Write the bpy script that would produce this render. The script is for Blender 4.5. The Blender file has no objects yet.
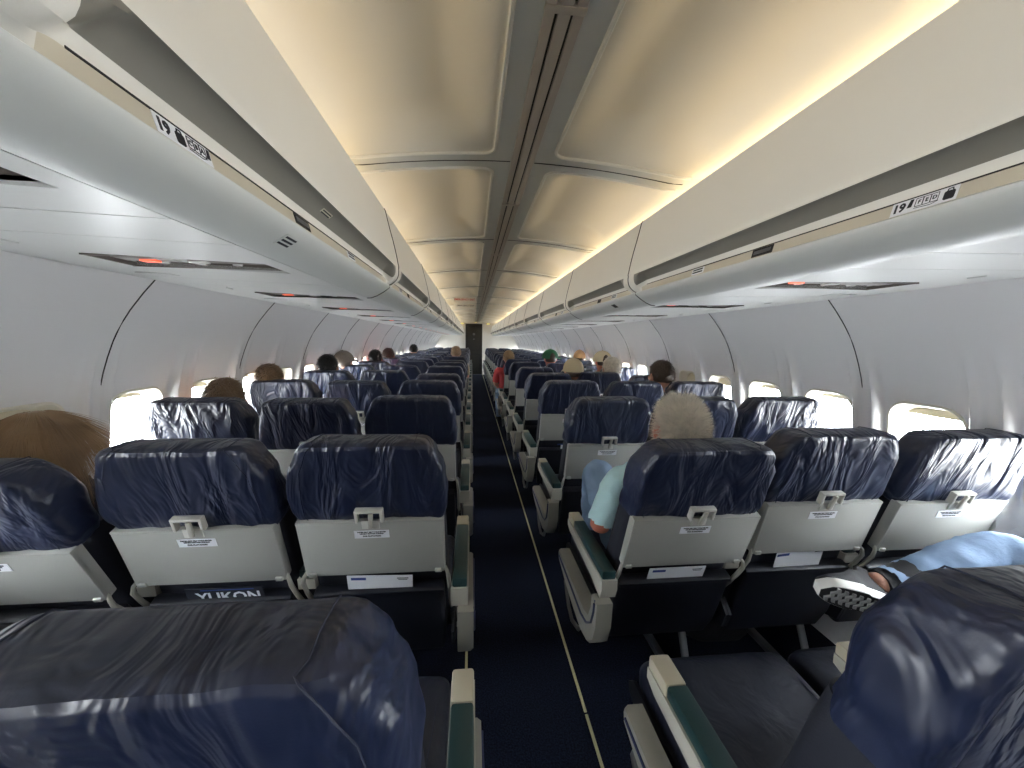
import bpy, bmesh, math, random
from mathutils import Vector, Matrix, Euler, noise
random.seed(7)
S = bpy.context.scene
COL = S.collection
rad = math.radians
def sst(a, b, x):
    if a == b: return 1.0 if x >= b else 0.0
    t = max(0.0, min(1.0, (x-a)/(b-a))); return t*t*(3-2*t)

# ------------------------------------------------------------------ materials
def nodes(name):
    m = bpy.data.materials.new(name); m.use_nodes = True
    nt = m.node_tree; b = nt.nodes['Principled BSDF']
    return m, nt, b
def lin(c):
    return tuple((x/255/12.92 if x/255 <= .04045 else ((x/255+.055)/1.055)**2.4) for x in c)+(1,)
def mat(name, rgb, rough=.5, metal=0, bump=None, vary=None, spec=.5, coat=0):
    m, nt, b = nodes(name)
    c = lin(rgb)
    b.inputs['Base Color'].default_value = c
    b.inputs['Roughness'].default_value = rough
    b.inputs['Metallic'].default_value = metal
    b.inputs['Specular IOR Level'].default_value = spec
    b.inputs['Coat Weight'].default_value = coat
    tc = nt.nodes.new('ShaderNodeTexCoord')
    if vary:
        n = nt.nodes.new('ShaderNodeTexNoise'); n.inputs['Scale'].default_value = vary[0]; n.inputs['Detail'].default_value = 4
        nt.links.new(tc.outputs['Object'], n.inputs['Vector'])
        mx = nt.nodes.new('ShaderNodeMix'); mx.data_type = 'RGBA'
        k = vary[1]
        mx.inputs[6].default_value = tuple(x*(1-k) for x in c[:3])+(1,)
        mx.inputs[7].default_value = tuple(min(1, x*(1+k)) for x in c[:3])+(1,)
        nt.links.new(n.outputs['Fac'], mx.inputs[0]); nt.links.new(mx.outputs[2], b.inputs['Base Color'])
    if bump:
        n = nt.nodes.new('ShaderNodeTexNoise'); n.inputs['Scale'].default_value = bump[0]; n.inputs['Detail'].default_value = 3
        nt.links.new(tc.outputs['Object'], n.inputs['Vector'])
        bp = nt.nodes.new('ShaderNodeBump'); bp.inputs['Strength'].default_value = bump[1]; bp.inputs['Distance'].default_value = bump[2]
        nt.links.new(n.outputs['Fac'], bp.inputs['Height']); nt.links.new(bp.outputs['Normal'], b.inputs['Normal'])
    return m
def emat(name, rgb, strength):
    m, nt, b = nodes(name)
    b.inputs['Base Color'].default_value = lin(rgb)
    b.inputs['Emission Color'].default_value = lin(rgb); b.inputs['Emission Strength'].default_value = strength
    return m
def leather(name, rgb, rough=.34, fold=1.0):
    """worn navy leather: stretched folds, fine grain, patchy gloss"""
    m, nt, b = nodes(name); L = nt.links.new
    c = lin(rgb)
    tc = nt.nodes.new('ShaderNodeTexCoord')
    oi = nt.nodes.new('ShaderNodeObjectInfo')
    off = nt.nodes.new('ShaderNodeVectorMath'); off.operation = 'ADD'
    mul = nt.nodes.new('ShaderNodeVectorMath'); mul.operation = 'SCALE'; mul.inputs['Scale'].default_value = 37.0
    cmb = nt.nodes.new('ShaderNodeCombineXYZ'); L(oi.outputs['Random'], cmb.inputs[0]); L(oi.outputs['Random'], cmb.inputs[2])
    L(cmb.outputs[0], mul.inputs[0]); L(tc.outputs['Object'], off.inputs[0]); L(mul.outputs[0], off.inputs[1])
    mp = nt.nodes.new('ShaderNodeMapping'); mp.inputs['Scale'].default_value = (12, 8, 4); mp.inputs['Rotation'].default_value = (0, .35, 0)
    L(off.outputs[0], mp.inputs[0])
    n1 = nt.nodes.new('ShaderNodeTexNoise'); n1.inputs['Scale'].default_value = 1.0; n1.inputs['Detail'].default_value = 3; n1.inputs['Distortion'].default_value = 1.0
    L(mp.outputs[0], n1.inputs['Vector'])
    n2 = nt.nodes.new('ShaderNodeTexNoise'); n2.inputs['Scale'].default_value = 320; n2.inputs['Detail'].default_value = 2
    L(tc.outputs['Object'], n2.inputs['Vector'])
    n3 = nt.nodes.new('ShaderNodeTexNoise'); n3.inputs['Scale'].default_value = 7; n3.inputs['Detail'].default_value = 5
    L(off.outputs[0], n3.inputs['Vector'])
    b1 = nt.nodes.new('ShaderNodeBump'); b1.inputs['Strength'].default_value = .55*fold; b1.inputs['Distance'].default_value = .03
    L(n1.outputs['Fac'], b1.inputs['Height'])
    b2 = nt.nodes.new('ShaderNodeBump'); b2.inputs['Strength'].default_value = .12; b2.inputs['Distance'].default_value = .001
    L(n2.outputs['Fac'], b2.inputs['Height']); L(b1.outputs['Normal'], b2.inputs['Normal']); L(b2.outputs['Normal'], b.inputs['Normal'])
    rr = nt.nodes.new('ShaderNodeMapRange'); rr.inputs[3].default_value = rough-.08; rr.inputs[4].default_value = rough+.14
    L(n3.outputs['Fac'], rr.inputs[0]); L(rr.outputs[0], b.inputs['Roughness'])
    mx = nt.nodes.new('ShaderNodeMix'); mx.data_type = 'RGBA'
    mx.inputs[6].default_value = tuple(x*.75 for x in c[:3])+(1,); mx.inputs[7].default_value = tuple(x*1.5 for x in c[:3])+(1,)
    L(n3.outputs['Fac'], mx.inputs[0]); L(mx.outputs[2], b.inputs['Base Color'])
    b.inputs['Specular IOR Level'].default_value = .6
    return m
M = dict(
    leather=leather('navy leather', (20, 28, 52), .36, 2.1),
    leather_old=leather('worn dark leather', (42, 46, 66), .42, .3),
    cushion=leather('cushion leather', (22, 26, 40), .42, .6),
    seatcloth=mat('navy seat back fabric', (15, 19, 33), .7, bump=(300, .2, .002)),
    pocket=mat('black pocket vinyl', (14, 17, 28), .5, bump=(120, .15, .002)),
    tray=mat('grey beige plastic', (160, 160, 154), .38, vary=(6, .05), bump=(400, .05, .001)),
    trayrim=mat('beige plastic edge', (168, 165, 154), .35),
    cap=mat('beige armrest cap', (176, 168, 148), .4, bump=(500, .1, .001)),
    teal=mat('dark teal vinyl', (25, 52, 54), .38, bump=(350, .15, .001)),
    fairing=mat('grey side fairing', (136, 134, 125), .4, vary=(8, .08)),
    blue=mat('blue bumper strip', (24, 34, 78), .4),
    metal=mat('seat frame metal', (120, 122, 126), .35, .8),
    darkmetal=mat('dark frame metal', (34, 36, 42), .4, .5),
    latch=mat('pale latch plastic', (196, 194, 186), .3),
    white=mat('white sticker', (226, 228, 232), .5),
    ink=mat('dark ink', (24, 26, 34), .6),
    inkblue=mat('blue ink', (34, 60, 128), .5),
    stitch=mat('stitching', (34, 40, 60), .6),
    binface=mat('warm white bin door', (220, 217, 208), .42, vary=(3, .03), bump=(500, .04, .001)),
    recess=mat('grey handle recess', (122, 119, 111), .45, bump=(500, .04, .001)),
    strip=mat('beige label rail', (196, 188, 170), .4),
    binbottom=mat('grey bin underside', (200, 202, 198), .4, bump=(500, .05, .001)),
    gap=mat('dark gap', (40, 38, 36), .8),
    psu=mat('white service panel', (203, 204, 201), .33, vary=(5, .03), bump=(700, .05, .001)),
    psudark=mat('brown grey service recess', (92, 84, 78), .45),
    wall=mat('grey white sidewall', (224, 223, 223), .42, vary=(2.5, .03), bump=(260, .07, .0015)),
    reveal=mat('cream window surround', (222, 218, 204), .4),
    shade=mat('cream window shade', (214, 204, 178), .5),
    ceil=mat('cream ceiling panel', (218, 215, 205), .5, vary=(2, .03), bump=(300, .04, .001)),
    ceilframe=mat('grey ceiling frame', (202, 203, 197), .45),  # greyer than the ceiling panels: shade on the flat frame put into colour
    bead=mat('white trim bead', (226, 226, 220), .3),
    channel=mat('taupe ceiling rail', (178, 170, 160), .4),
    bulk=mat('white bulkhead', (222, 218, 208), .5, vary=(3, .03)),
    doord=mat('dark door', (40, 38, 34), .35, vary=(20, .2)),
    floorstrip=mat('pale photoluminescent strip', (206, 204, 160), .5),
    denim=mat('light blue denim', (126, 150, 180), .85, vary=(14, .25), bump=(60, .3, .006)),
    aqua=mat('pale aqua cotton', (192, 228, 234), .85, vary=(6, .06), bump=(26, .5, .012)),
    red=mat('coral cotton', (214, 82, 84), .85, bump=(30, .4, .01)),
    darkcloth=mat('charcoal cotton', (52, 54, 62), .9, bump=(30, .4, .01)),
    olive=mat('sand cotton', (150, 140, 116), .9, bump=(30, .4, .01)),
    skin=mat('skin', (204, 148, 126), .5, vary=(30, .08)),
    skinred=mat('sunned skin', (200, 122, 100), .5, vary=(30, .1)),
    hairgrey=mat('grey blond hair', (218, 210, 196), .5, vary=(40, .4)),
    hairblond=mat('blond brown hair', (158, 130, 98), .4, vary=(14, .6)),
    hairbrown=mat('dark brown hair', (62, 46, 34), .45, vary=(30, .3)),
    hairmid=mat('mid brown hair', (104, 82, 58), .45, vary=(30, .35)),
    hairblack=mat('black hair', (20, 18, 18), .4, vary=(30, .3)),
    hairash=mat('ash hair', (110, 98, 88), .5, vary=(30, .3)),
    capbeige=mat('beige cap cloth', (184, 168, 136), .8, bump=(200, .2, .002)),
    capgreen=mat('green cap cloth', (40, 92, 62), .8, bump=(200, .2, .002)),
    caporange=mat('sandy cap cloth', (196, 150, 104), .8),
    shoe=mat('black shoe knit', (30, 30, 34), .8, bump=(200, .3, .002)),
    midsole=mat('white shoe midsole', (228, 226, 220), .5),
    sole=mat('grey rubber tread', (150, 150, 148), .7),
    bag=mat('black nylon bag', (20, 22, 28), .7, bump=(60, .4, .01)),
    redlamp=emat('red seat belt sign', (255, 110, 80), .9),
    lens=mat('clear lamp lens', (216, 214, 210), .15),
    yellowlamp=emat('yellow lamp glow', (255, 226, 120), 1.6),
    redink=mat('red lettering', (190, 40, 36), .6),
    hull=mat('hull liner', (120, 120, 120), .8),
)
def carpet():
    m, nt, b = nodes('navy carpet'); L = nt.links.new
    tc = nt.nodes.new('ShaderNodeTexCoord')
    n = nt.nodes.new('ShaderNodeTexNoise'); n.inputs['Scale'].default_value = 170; n.inputs['Detail'].default_value = 3
    L(tc.outputs['Object'], n.inputs['Vector'])
    r = nt.nodes.new('ShaderNodeValToRGB'); e = r.color_ramp.elements
    e[0].position = .38; e[0].color = lin((12, 17, 30)); e[1].position = .72; e[1].color = lin((34, 42, 64))
    L(n.outputs['Fac'], r.inputs[0]); L(r.outputs[0], b.inputs['Base Color'])
    b.inputs['Roughness'].default_value = .95; b.inputs['Specular IOR Level'].default_value = .15
    bp = nt.nodes.new('ShaderNodeBump'); bp.inputs['Strength'].default_value = .6; bp.inputs['Distance'].default_value = .004
    L(n.outputs['Fac'], bp.inputs['Height']); L(bp.outputs['Normal'], b.inputs['Normal'])
    return m
M['carpet'] = carpet()
def glass():
    m = bpy.data.materials.new('window pane'); m.use_nodes = True; nt = m.node_tree; nt.nodes.clear()
    o = nt.nodes.new('ShaderNodeOutputMaterial'); t = nt.nodes.new('ShaderNodeBsdfTransparent'); g = nt.nodes.new('ShaderNodeBsdfGlossy')
    g.inputs['Roughness'].default_value = .03; t.inputs['Color'].default_value = (.93, .95, .97, 1)
    x = nt.nodes.new('ShaderNodeMixShader'); x.inputs[0].default_value = .06
    nt.links.new(t.outputs[0], x.inputs[1]); nt.links.new(g.outputs[0], x.inputs[2]); nt.links.new(x.outputs[0], o.inputs[0])
    return m
M['glass'] = glass()

# ------------------------------------------------------------------ mesh helpers
class MB:
    def __init__(s): s.v = []; s.f = []
    def add(s, vs, fs):
        n = len(s.v); s.v += [Vector(v) for v in vs]; s.f += [tuple(i+n for i in f) for f in fs]; return s
    def box(s, c, d, rot=None, bev=0.0, seg=2):
        bm = bmesh.new(); bmesh.ops.create_cube(bm, size=1)
        bmesh.ops.scale(bm, vec=Vector(d), verts=bm.verts)
        if bev > 0: bmesh.ops.bevel(bm, geom=bm.edges[:], offset=min(bev, min(d)*.49), segments=seg, profile=.5, affect='EDGES')
        if rot is not None: bmesh.ops.rotate(bm, cent=(0, 0, 0), matrix=Euler(rot).to_matrix(), verts=bm.verts)
        bmesh.ops.translate(bm, vec=Vector(c), verts=bm.verts)
        bm.verts.index_update()
        s.add([v.co.copy() for v in bm.verts], [tuple(v.index for v in f.verts) for f in bm.faces]); bm.free(); return s
    def loft(s, rings, cap0=True, cap1=True, closed=True):
        n = len(rings[0]); vs = [p for r in rings for p in r]; fs = []
        for i in range(len(rings)-1):
            for j in range(n if closed else n-1):
                k = (j+1) % n
                fs.append((i*n+j, i*n+k, (i+1)*n+k, (i+1)*n+j))
        if cap0: fs.append(tuple(reversed(range(n))))
        if cap1: fs.append(tuple((len(rings)-1)*n+j for j in range(n)))
        return s.add(vs, fs)
    def tube(s, pts, r, n=10, closed=False):
        pts = [Vector(p) for p in pts]; rings = []; m = len(pts); up = Vector((0, 0, 1)); prev = None
        for i, p in enumerate(pts):
            a = pts[(i-1) % m] if (closed or i) else p; b = pts[(i+1) % m] if (closed or i < m-1) else p
            t = (b-a).normalized()
            if prev is None:
                q = up if abs(t.z) < .9 else Vector((1, 0, 0)); u = t.cross(q).normalized()
            else: u = (prev-t*prev.dot(t)).normalized()
            prev = u; w = t.cross(u); rr = r[i] if isinstance(r, (list, tuple)) else r
            rings.append([p+u*math.cos(2*math.pi*k/n)*rr+w*math.sin(2*math.pi*k/n)*rr for k in range(n)])
        if closed: rings.append(rings[0]); return s.loft(rings, False, False)
        return s.loft(rings)
    def prism(s, poly, axis, a, b):
        """poly (p,q) extruded along axis from a to b; axis x: (y,z); y: (x,z); z: (x,y)"""
        def P(p, q, t): return {'x': (t, p, q), 'y': (p, t, q), 'z': (p, q, t)}[axis]
        return s.loft([[P(p, q, a) for p, q in poly], [P(p, q, b) for p, q in poly]])
    def ball(s, c, r, n=20, m=12):
        c = Vector(c); r = r if isinstance(r, (tuple, list)) else (r, r, r); rings = []
        for i in range(1, m):
            th = math.pi*i/m
            rings.append([c+Vector((r[0]*math.sin(th)*math.cos(2*math.pi*j/n), r[1]*math.sin(th)*math.sin(2*math.pi*j/n), -r[2]*math.cos(th))) for j in range(n)])
        return s.loft(rings)
    def mesh(s, name, smooth=True, angle=40):
        me = bpy.data.meshes.new(name); me.from_pydata([tuple(v) for v in s.v], [], s.f)
        bm = bmesh.new(); bm.from_mesh(me); bmesh.ops.recalc_face_normals(bm, faces=bm.faces)
        if smooth:
            for f in bm.faces: f.smooth = True
            for e in bm.edges:
                if len(e.link_faces) == 2 and e.calc_face_angle(0) > rad(angle): e.smooth = False
        bm.to_mesh(me); bm.free(); return me
def setm(me, m):
    me.materials.clear(); me.materials.append(m); return me
def link(name, me, m=None, parent=None, loc=None, rot=None):
    if isinstance(me, MB): me = me.mesh(name)
    if m is not None: setm(me, M[m] if isinstance(m, str) else m)
    o = bpy.data.objects.new(name, me); COL.objects.link(o)
    if parent is not None: o.parent = parent
    if loc is not None: o.location = loc
    if rot is not None: o.rotation_euler = rot
    return o
def empty(name, loc=(0, 0, 0), rz=0):
    o = bpy.data.objects.new(name, None); COL.objects.link(o); o.location = loc; o.rotation_euler = (0, 0, rz); o.empty_display_size = .05; return o
def tag(o, label, cat, group=None, kind=None):
    o['label'] = label; o['category'] = cat
    if group: o['group'] = group
    if kind: o['kind'] = kind
    return o
def struct(o): o['kind'] = 'structure'; return o
def copy_tree(o, parent=None):
    c = o.copy(); COL.objects.link(c)
    if parent is not None: c.parent = parent
    for ch in list(o.children): copy_tree(ch, c)
    return c
def rrect(w, h, r, n=5, cx=0, cy=0):
    pts = []
    for sx, sy, a0 in ((1, 1, 0), (-1, 1, 90), (-1, -1, 180), (1, -1, 270)):
        for i in range(n+1):
            a = rad(a0+90*i/n); pts.append((cx+sx*(w/2-r)+r*math.cos(a), cy+sy*(h/2-r)+r*math.sin(a)))
    return pts
def text_mb(txt, size, bold=0.0, align='CENTER'):
    cu = bpy.data.curves.new('lettering', 'FONT'); cu.body = txt; cu.size = size; cu.align_x = align; cu.align_y = 'CENTER'; cu.offset = bold; cu.extrude = .0004; cu.resolution_u = 2
    o = bpy.data.objects.new('lettering', cu); COL.objects.link(o)
    dg = bpy.context.evaluated_depsgraph_get(); dg.update()
    me = bpy.data.meshes.new_from_object(o.evaluated_get(dg)); bpy.data.objects.remove(o); bpy.data.curves.remove(cu)
    mb = MB(); mb.add([v.co.copy() for v in me.vertices], [tuple(p.vertices) for p in me.polygons]); bpy.data.meshes.remove(me)
    return mb
def xf(mb, mtx):
    mb.v = [mtx @ v for v in mb.v]; return mb
def join(*mbs):
    r = MB()
    for m in mbs: r.add(m.v, m.f)
    return r

Y0, Y1 = -2.0, 15.6      # cabin ends
# ------------------------------------------------------------------ camera
F = 385.0; VPX, VPY = 471.5, 341.0; ROLL = rad(.9)
th = math.atan((384-VPY)/F); ps = math.atan((512-VPX)/F*math.cos(th))
Xc = Vector((math.cos(ps), -math.sin(ps), 0)); Uc = Vector((math.sin(ps)*math.sin(th), math.cos(ps)*math.sin(th), math.cos(th)))
Wc = Vector((math.sin(ps)*math.cos(th), math.cos(ps)*math.cos(th), -math.sin(th)))
X2 = Xc*math.cos(ROLL)+Uc*math.sin(ROLL); U2 = -Xc*math.sin(ROLL)+Uc*math.cos(ROLL)
cam = bpy.data.cameras.new('camera'); co = bpy.data.objects.new('camera', cam); COL.objects.link(co)
mm = Matrix.Identity(4)
for i, v in enumerate((X2, U2, -Wc)):
    for j in range(3): mm[j][i] = v[j]
mm.translation = Vector((-.203, 0, 1.37)); co.matrix_world = mm
cam.sensor_width = 36; cam.lens = F/1024*36; cam.clip_start = .02
S.camera = co

# ------------------------------------------------------------------ floor
b = MB(); b.box((0, (Y0+Y1)/2, -.025), (3.5, Y1-Y0, .05)); struct(link('floor', b, 'carpet'))
for sx, nm in ((-1, 'trim_1'), (1, 'trim_2')):
    b = MB(); yy = Y0+.05
    while yy < Y1-.1:
        L_ = min(1.6, Y1-.05-yy); b.box((sx*.222, yy+L_/2-.004, .003), (.011, L_-.008, .006), bev=.002, seg=1); yy += 1.6
    struct(link(nm, b, 'floorstrip'))

# ------------------------------------------------------------------ sidewalls and windows
PROF = [(1.36, 1.60), (1.39, 1.568), (1.45, 1.50), (1.515, 1.41), (1.57, 1.31), (1.615, 1.22), (1.65, 1.12), (1.675, 1.0), (1.685, .88), (1.68, .74), (1.66, .60), (1.62, .42), (1.56, .22), (1.47, 0.0)]
def wx(z):
    for (x0, z0), (x1, z1) in zip(PROF, PROF[1:]):
        if z1 <= z <= z0:
            t = (z0-z)/(z0-z1); return x0+(x1-x0)*t
    return PROF[0][0] if z > PROF[0][1] else PROF[-1][0]
def wxs(z): return (wx(z-.03)+wx(z)+wx(z+.03))/3 if .05 < z < 1.55 else wx(z)
BAY = .44; SEAM0 = 1.60; WZ, WW, WH, WR = .965, .285, .345, .085
def relief(a, z, seamside):
    """sidewall bows outward around each window; the pillar between windows stands proud and fades out upwards"""
    f = 1-sst(1.10, 1.43, z); g = sst(.10, .40, z)
    d = abs(a); fl = .0
    edge = sst(.150, .172, d)              # flat window field, then a soft ridge
    ridge = math.exp(-((d-.176)/.012)**2)*.013
    groove = -.012*math.exp(-((abs(a-seamside*.22))/.004)**2) if seamside else 0
    return -(edge*.030+ridge)*f*g + (-groove if False else 0)
def bay_mb(mb, side, yc, seamside):
    N = 48
    inner = rrect(WW, WH, WR, 11)                        # 48 points, (a, dz)
    zlo, zhi = .66, 1.44
    def P(a, z, off=0): return (side*(wxs(z)+relief(a, z, seamside)+off), yc+a, z)
    rings = []
    angs = [math.atan2(dz/(WH/2), a/(WW/2)) for a, dz in inner]
    corner = {min(range(N), key=lambda i: abs(angs[i]-q)): q for q in (math.pi/4, 3*math.pi/4, -math.pi/4, -3*math.pi/4)}
    for k in range(15):
        t = k/14; ring = []
        for n_, (a, dz) in enumerate(inner):
            z0 = WZ+dz; ang = corner.get(n_, angs[n_]); ca, sa = math.cos(ang), math.sin(ang)
            sc = 1/max(abs(ca), abs(sa)); oa = .22*ca*sc; oz = (WZ+(zhi-WZ)*sa*sc) if sa > 0 else (WZ+(WZ-zlo)*sa*sc)
            ring.append(P(a+(oa-a)*t, z0+(oz-z0)*t))
        rings.append(ring)
    mb.loft(rings, False, False)
    # window reveal, going outwards
    rv = []
    for s_, k in ((1, 0), (.985, .004), (.94, .02), (.90, .035)):
        rv.append([(P(a*s_, WZ+dz*s_, k)) for a, dz in inner])
    for z_a, z_b in ((zhi, 1.60), (0.0, zlo)):
        nz = 12; na = 24
        rows = [[P(-.22+.44*j/na, z_a+(z_b-z_a)*i/nz) for j in range(na+1)] for i in range(nz+1)]
        mb.loft(rows, False, False, closed=False)
    return rv
wn = 0
shade_tab = {}
def bays():
    k = -9
    while True:
        yc = SEAM0+.22+BAY*k
        if yc+.22 > Y1+.2: break
        if yc+.22 >= Y0: yield k, yc
        k += 1
portal_y = []
for side, nm in ((-1, 'left'), (1, 'right')):
    mb = MB(); seam = MB()
    for k, yc in bays():
        ss = -1 if k % 2 == 0 else 1
        rv = bay_mb(mb, side, yc, ss)
        wn += 1
        root = struct(empty('window_%d' % wn, (side*1.68, yc, WZ-WH/2)))
        o = Vector(root.location)
        f = MB(); rel = [[Vector(p)-o for p in r] for r in rv]
        f.loft(rel, False, False); 
        # inner bezel lip ring
        lip = [Vector(((side*(wxs(WZ+dz*.985)+relief(a, WZ+dz, 0)-.004)), yc+a*.985, WZ+dz*.985))-o for a, dz in rrect(WW, WH, WR, 11)]
        f.tube(lip, .006, 6, closed=True)
        link('window_frame', f, 'reveal', root)
        xo = side*(1.735)-o.x
        g = MB(); pl = rrect(WW*.94, WH*.94, WR*.94, 5); g.prism([(a+yc-o.y, dz+WZ-o.z) for a, dz in pl], 'x', xo, xo+side*.004)
        link('window_pane', g, 'glass', root)
        # outer ring between reveal and pane
        f2 = MB(); A_ = [Vector(p)-o for p in rv[-1]]; B_ = [Vector((xo, (a*.86), dz*.86+WZ-o.z)) for a, dz in rrect(WW, WH, WR, 11)]; C_ = [Vector((xo, (a*1.1), dz*1.1+WZ-o.z)) for a, dz in rrect(WW, WH, WR, 11)]
        f2.loft([A_, B_, C_], False, False)
        link('window_reveal', f2, 'reveal', root)
        drop = {(-1, -1): .80, (1, 3): .9, (1, 2): .2, (1, -1): .12, (-1, 1): .10, (-1, 0): .08, (1, 0): .08, (1, 1): .1, (-1, 6): .35, (1, 9): .3, (-1, 12): .5, (1, 14): .4}.get((side, k), .06 if (k*7+side) % 5 else .25)
        if k <= -8: drop = 1.0  # unseen rear shades drawn shut to dim light from behind the camera
        h = WH*.9*drop; zt = WZ+WH*.45-o.z
        sh = MB(); sh.box((side*(1.718)-o.x, 0, zt-h/2), (.004, WW*.9, h), bev=.0015, seg=1)
        if drop > .15: sh.box((side*1.713-o.x, 0, zt-h+.008), (.01, WW*.7, .010), bev=.003)
        link('window_shade', sh, 'shade', root)
        if drop < 1: portal_y.append((side, yc))
        if ss == -1:
            pts = [(side*(wxs(z)+relief(-.22, z, 0)-.0015), yc-.22, z) for z in [1.585-.06*i for i in range(27) if 1.585-.06*i > 0]]
            seam.tube(pts, .0021, 5)
    struct(link('wall_'+nm, mb, 'wall'))
    struct(link('trim_%d' % (3 if side < 0 else 4), seam, 'gap'))
    # outer hull liner with window cut-outs = strips above and below the panes, so no light leaks in
    hb = MB()
    hb.box((side*1.77, (Y0+Y1)/2, 1.42), (.03, Y1-Y0+.4, .56)); hb.box((side*1.77, (Y0+Y1)/2, .38), (.03, Y1-Y0+.4, .78))
    hb.box((side*1.6, (Y0+Y1)/2, 1.69), (.4, Y1-Y0+.4, .03))
    for k, yc in bays(): hb.box((side*1.77, yc-.22, WZ), (.03, .44-.30, .40))
    struct(link('wall_outer_'+nm, hb, 'hull'))
# end walls
DX0, DX1, DZ = -.47, .20, 2.03
def endwall(name, y, door):
    b = MB()
    def colm(x0, x1, z0, z1): b.box(((x0+x1)/2, y, (z0+z1)/2), (x1-x0, .04, z1-z0))
    if door: colm(-1.85, DX0, -.03, 2.27); colm(DX1, 1.85, -.03, 2.27); colm(DX0, DX1, DZ, 2.27)
    else: colm(-1.85, 1.85, -.03, 2.27)
    return struct(link(name, b, 'bulk'))
b = MB(); b.box((0, Y1+.45, 1.1), (3.7, .03, 2.4)); b.box((0, Y1+.22, 2.25), (3.7, .46, .03)); b.box((0, Y1+.22, -.03), (3.7, .46, .03))
for sd in (-1, 1): b.box((sd*1.82, Y1+.22, 1.1), (.03, .46, 2.4)); b.box((sd*1.82, Y0-.1, 1.1), (.03, .3, 2.4))
struct(link('wall_outer_front', b, 'hull'))  # unseen box behind the bulkhead, added to stop sky light leaking in
b = MB()
for sd in (-1, 1):
    for ya, yb in ((Y1-.80, Y1), (Y0, Y0+.80)): b.box((sd*1.03, (ya+yb)/2, 1.60), (.72, yb-ya, .012))
struct(link('trim_12', b, 'psu'))
endwall('wall_front', Y1+.02, True); endwall('wall_back', Y0-.02, False)
d = struct(empty('door_1', ((DX0+DX1)/2, Y1+.10, 0)))
b = MB(); b.box((0, 0, DZ/2), (DX1-DX0, .04, DZ), bev=.004); link('door_leaf', b, 'doord', d)
b = MB(); w = DX1-DX0
for (z0, z1) in ((.12, .82), (.98, 1.92)): b.tube([(x, -.022, z) for x, z in rrect(w*.74, z1-z0, .05, 4, 0, (z0+z1)/2)], .008, 6, True)
link('door_panel_moulding', b, 'darkmetal', d)
b = MB(); b.ball((.0, -.025, 1.62), (.05, .01, .05)); b.ball((0, -.025, 1.42), (.03, .01, .02)); link('door_viewer', b, 'metal', d)
b = MB(); b.box((-.24, -.03, 1.02), (.05, .03, .14), bev=.01); link('door_handle', b, 'metal', d)
b = MB(); b.box((DX0-.02, Y1-.005, DZ/2), (.03, .02, DZ), bev=.004); b.box((DX1+.02, Y1-.005, DZ/2), (.03, .02, DZ), bev=.004); b.box(((DX0+DX1)/2, Y1-.005, DZ+.015), (DX1-DX0+.07, .02, .03), bev=.004)
struct(link('trim_5', b, 'bulk'))
for i, (x, z, l) in enumerate(((-.60, 2.03, 'yellow lamp above the bulkhead left of the dark door'), (.43, 2.03, 'yellow lamp above the bulkhead right of the dark door'), (-.07, 2.075, 'small round yellow lamp right over the dark door'))):
    t = tag(empty('bulkhead_lamp', (x, Y1-.03, z)), l, 'lamp')
    b = MB(); b.box((0, .015, 0), (.16 if i < 2 else .07, .03, .05), bev=.008); link('lamp_housing', b, 'strip', t)
    b = MB(); b.ball((0, -.005, 0), (.06 if i < 2 else .025, .014, .018)); link('lamp_lens', b, 'yellowlamp', t)

# ------------------------------------------------------------------ ceiling
RIB0, RIBP = .43, 1.24
def cz(x): return 2.105-.05*(abs(x)/.65)**2 if abs(x) < .66 else 2.055-.13*sst(.78, .98, abs(x))
def coffer(x, y):
    ax = abs(x); t = (y-RIB0) % RIBP; dy = min(t, RIBP-t)-.064; dx = ax-.118; r = .05
    if dx < r and dy < r: dd = r-math.hypot(r-dx, r-dy)
    else: dd = min(dx, dy)
    if dd <= 0:
        return 0
    dxr, dyr = sst(0, .20, dx)*(1-sst(.62, .78, ax)), sst(0, .17, dy)
    return .004*sst(0, .006, dd)+.10*dxr*dyr
ys = []
y = Y0
while y < Y1:
    t = (y-RIB0) % RIBP; dy = min(t, RIBP-t)
    ys.append(y); y += .011 if dy < .13 else .045
ys.append(Y1)
xs = [.043, .06, .08, .10, .112, .118, .124, .132, .142, .155, .17, .19, .21, .24, .27, .31, .36, .42, .48, .54, .60, .66, .70, .74, .78, .82, .86, .90, .94, .98]
b = MB()
for sd in (-1, 1):
    rows = [[(sd*x, y, cz(x)+(coffer(x, y) if x < .99 else 0)) for x in xs] for y in ys]
    b.loft(rows, False, False, closed=False)
ce = struct(link('ceiling', b, 'ceil')); ce.data.materials.append(M['ceilframe'])
for pl in ce.data.polygons:
    if coffer(pl.center.x, pl.center.y) == 0 and abs(pl.center.x) < .8: pl.material_index = 1
b = MB(); b.box((0, (Y0+Y1)/2, 2.24), (3.6, Y1-Y0+.4, .03))
for sd in (-1, 1): b.box((sd*1.0, (Y0+Y1)/2, 2.05), (.02, Y1-Y0+.3, .36)); b.box((sd*1.2, (Y0+Y1)/2, 1.90), (.45, Y1-Y0, .02))
struct(link('ceiling_hull', b, 'hull'))
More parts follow.
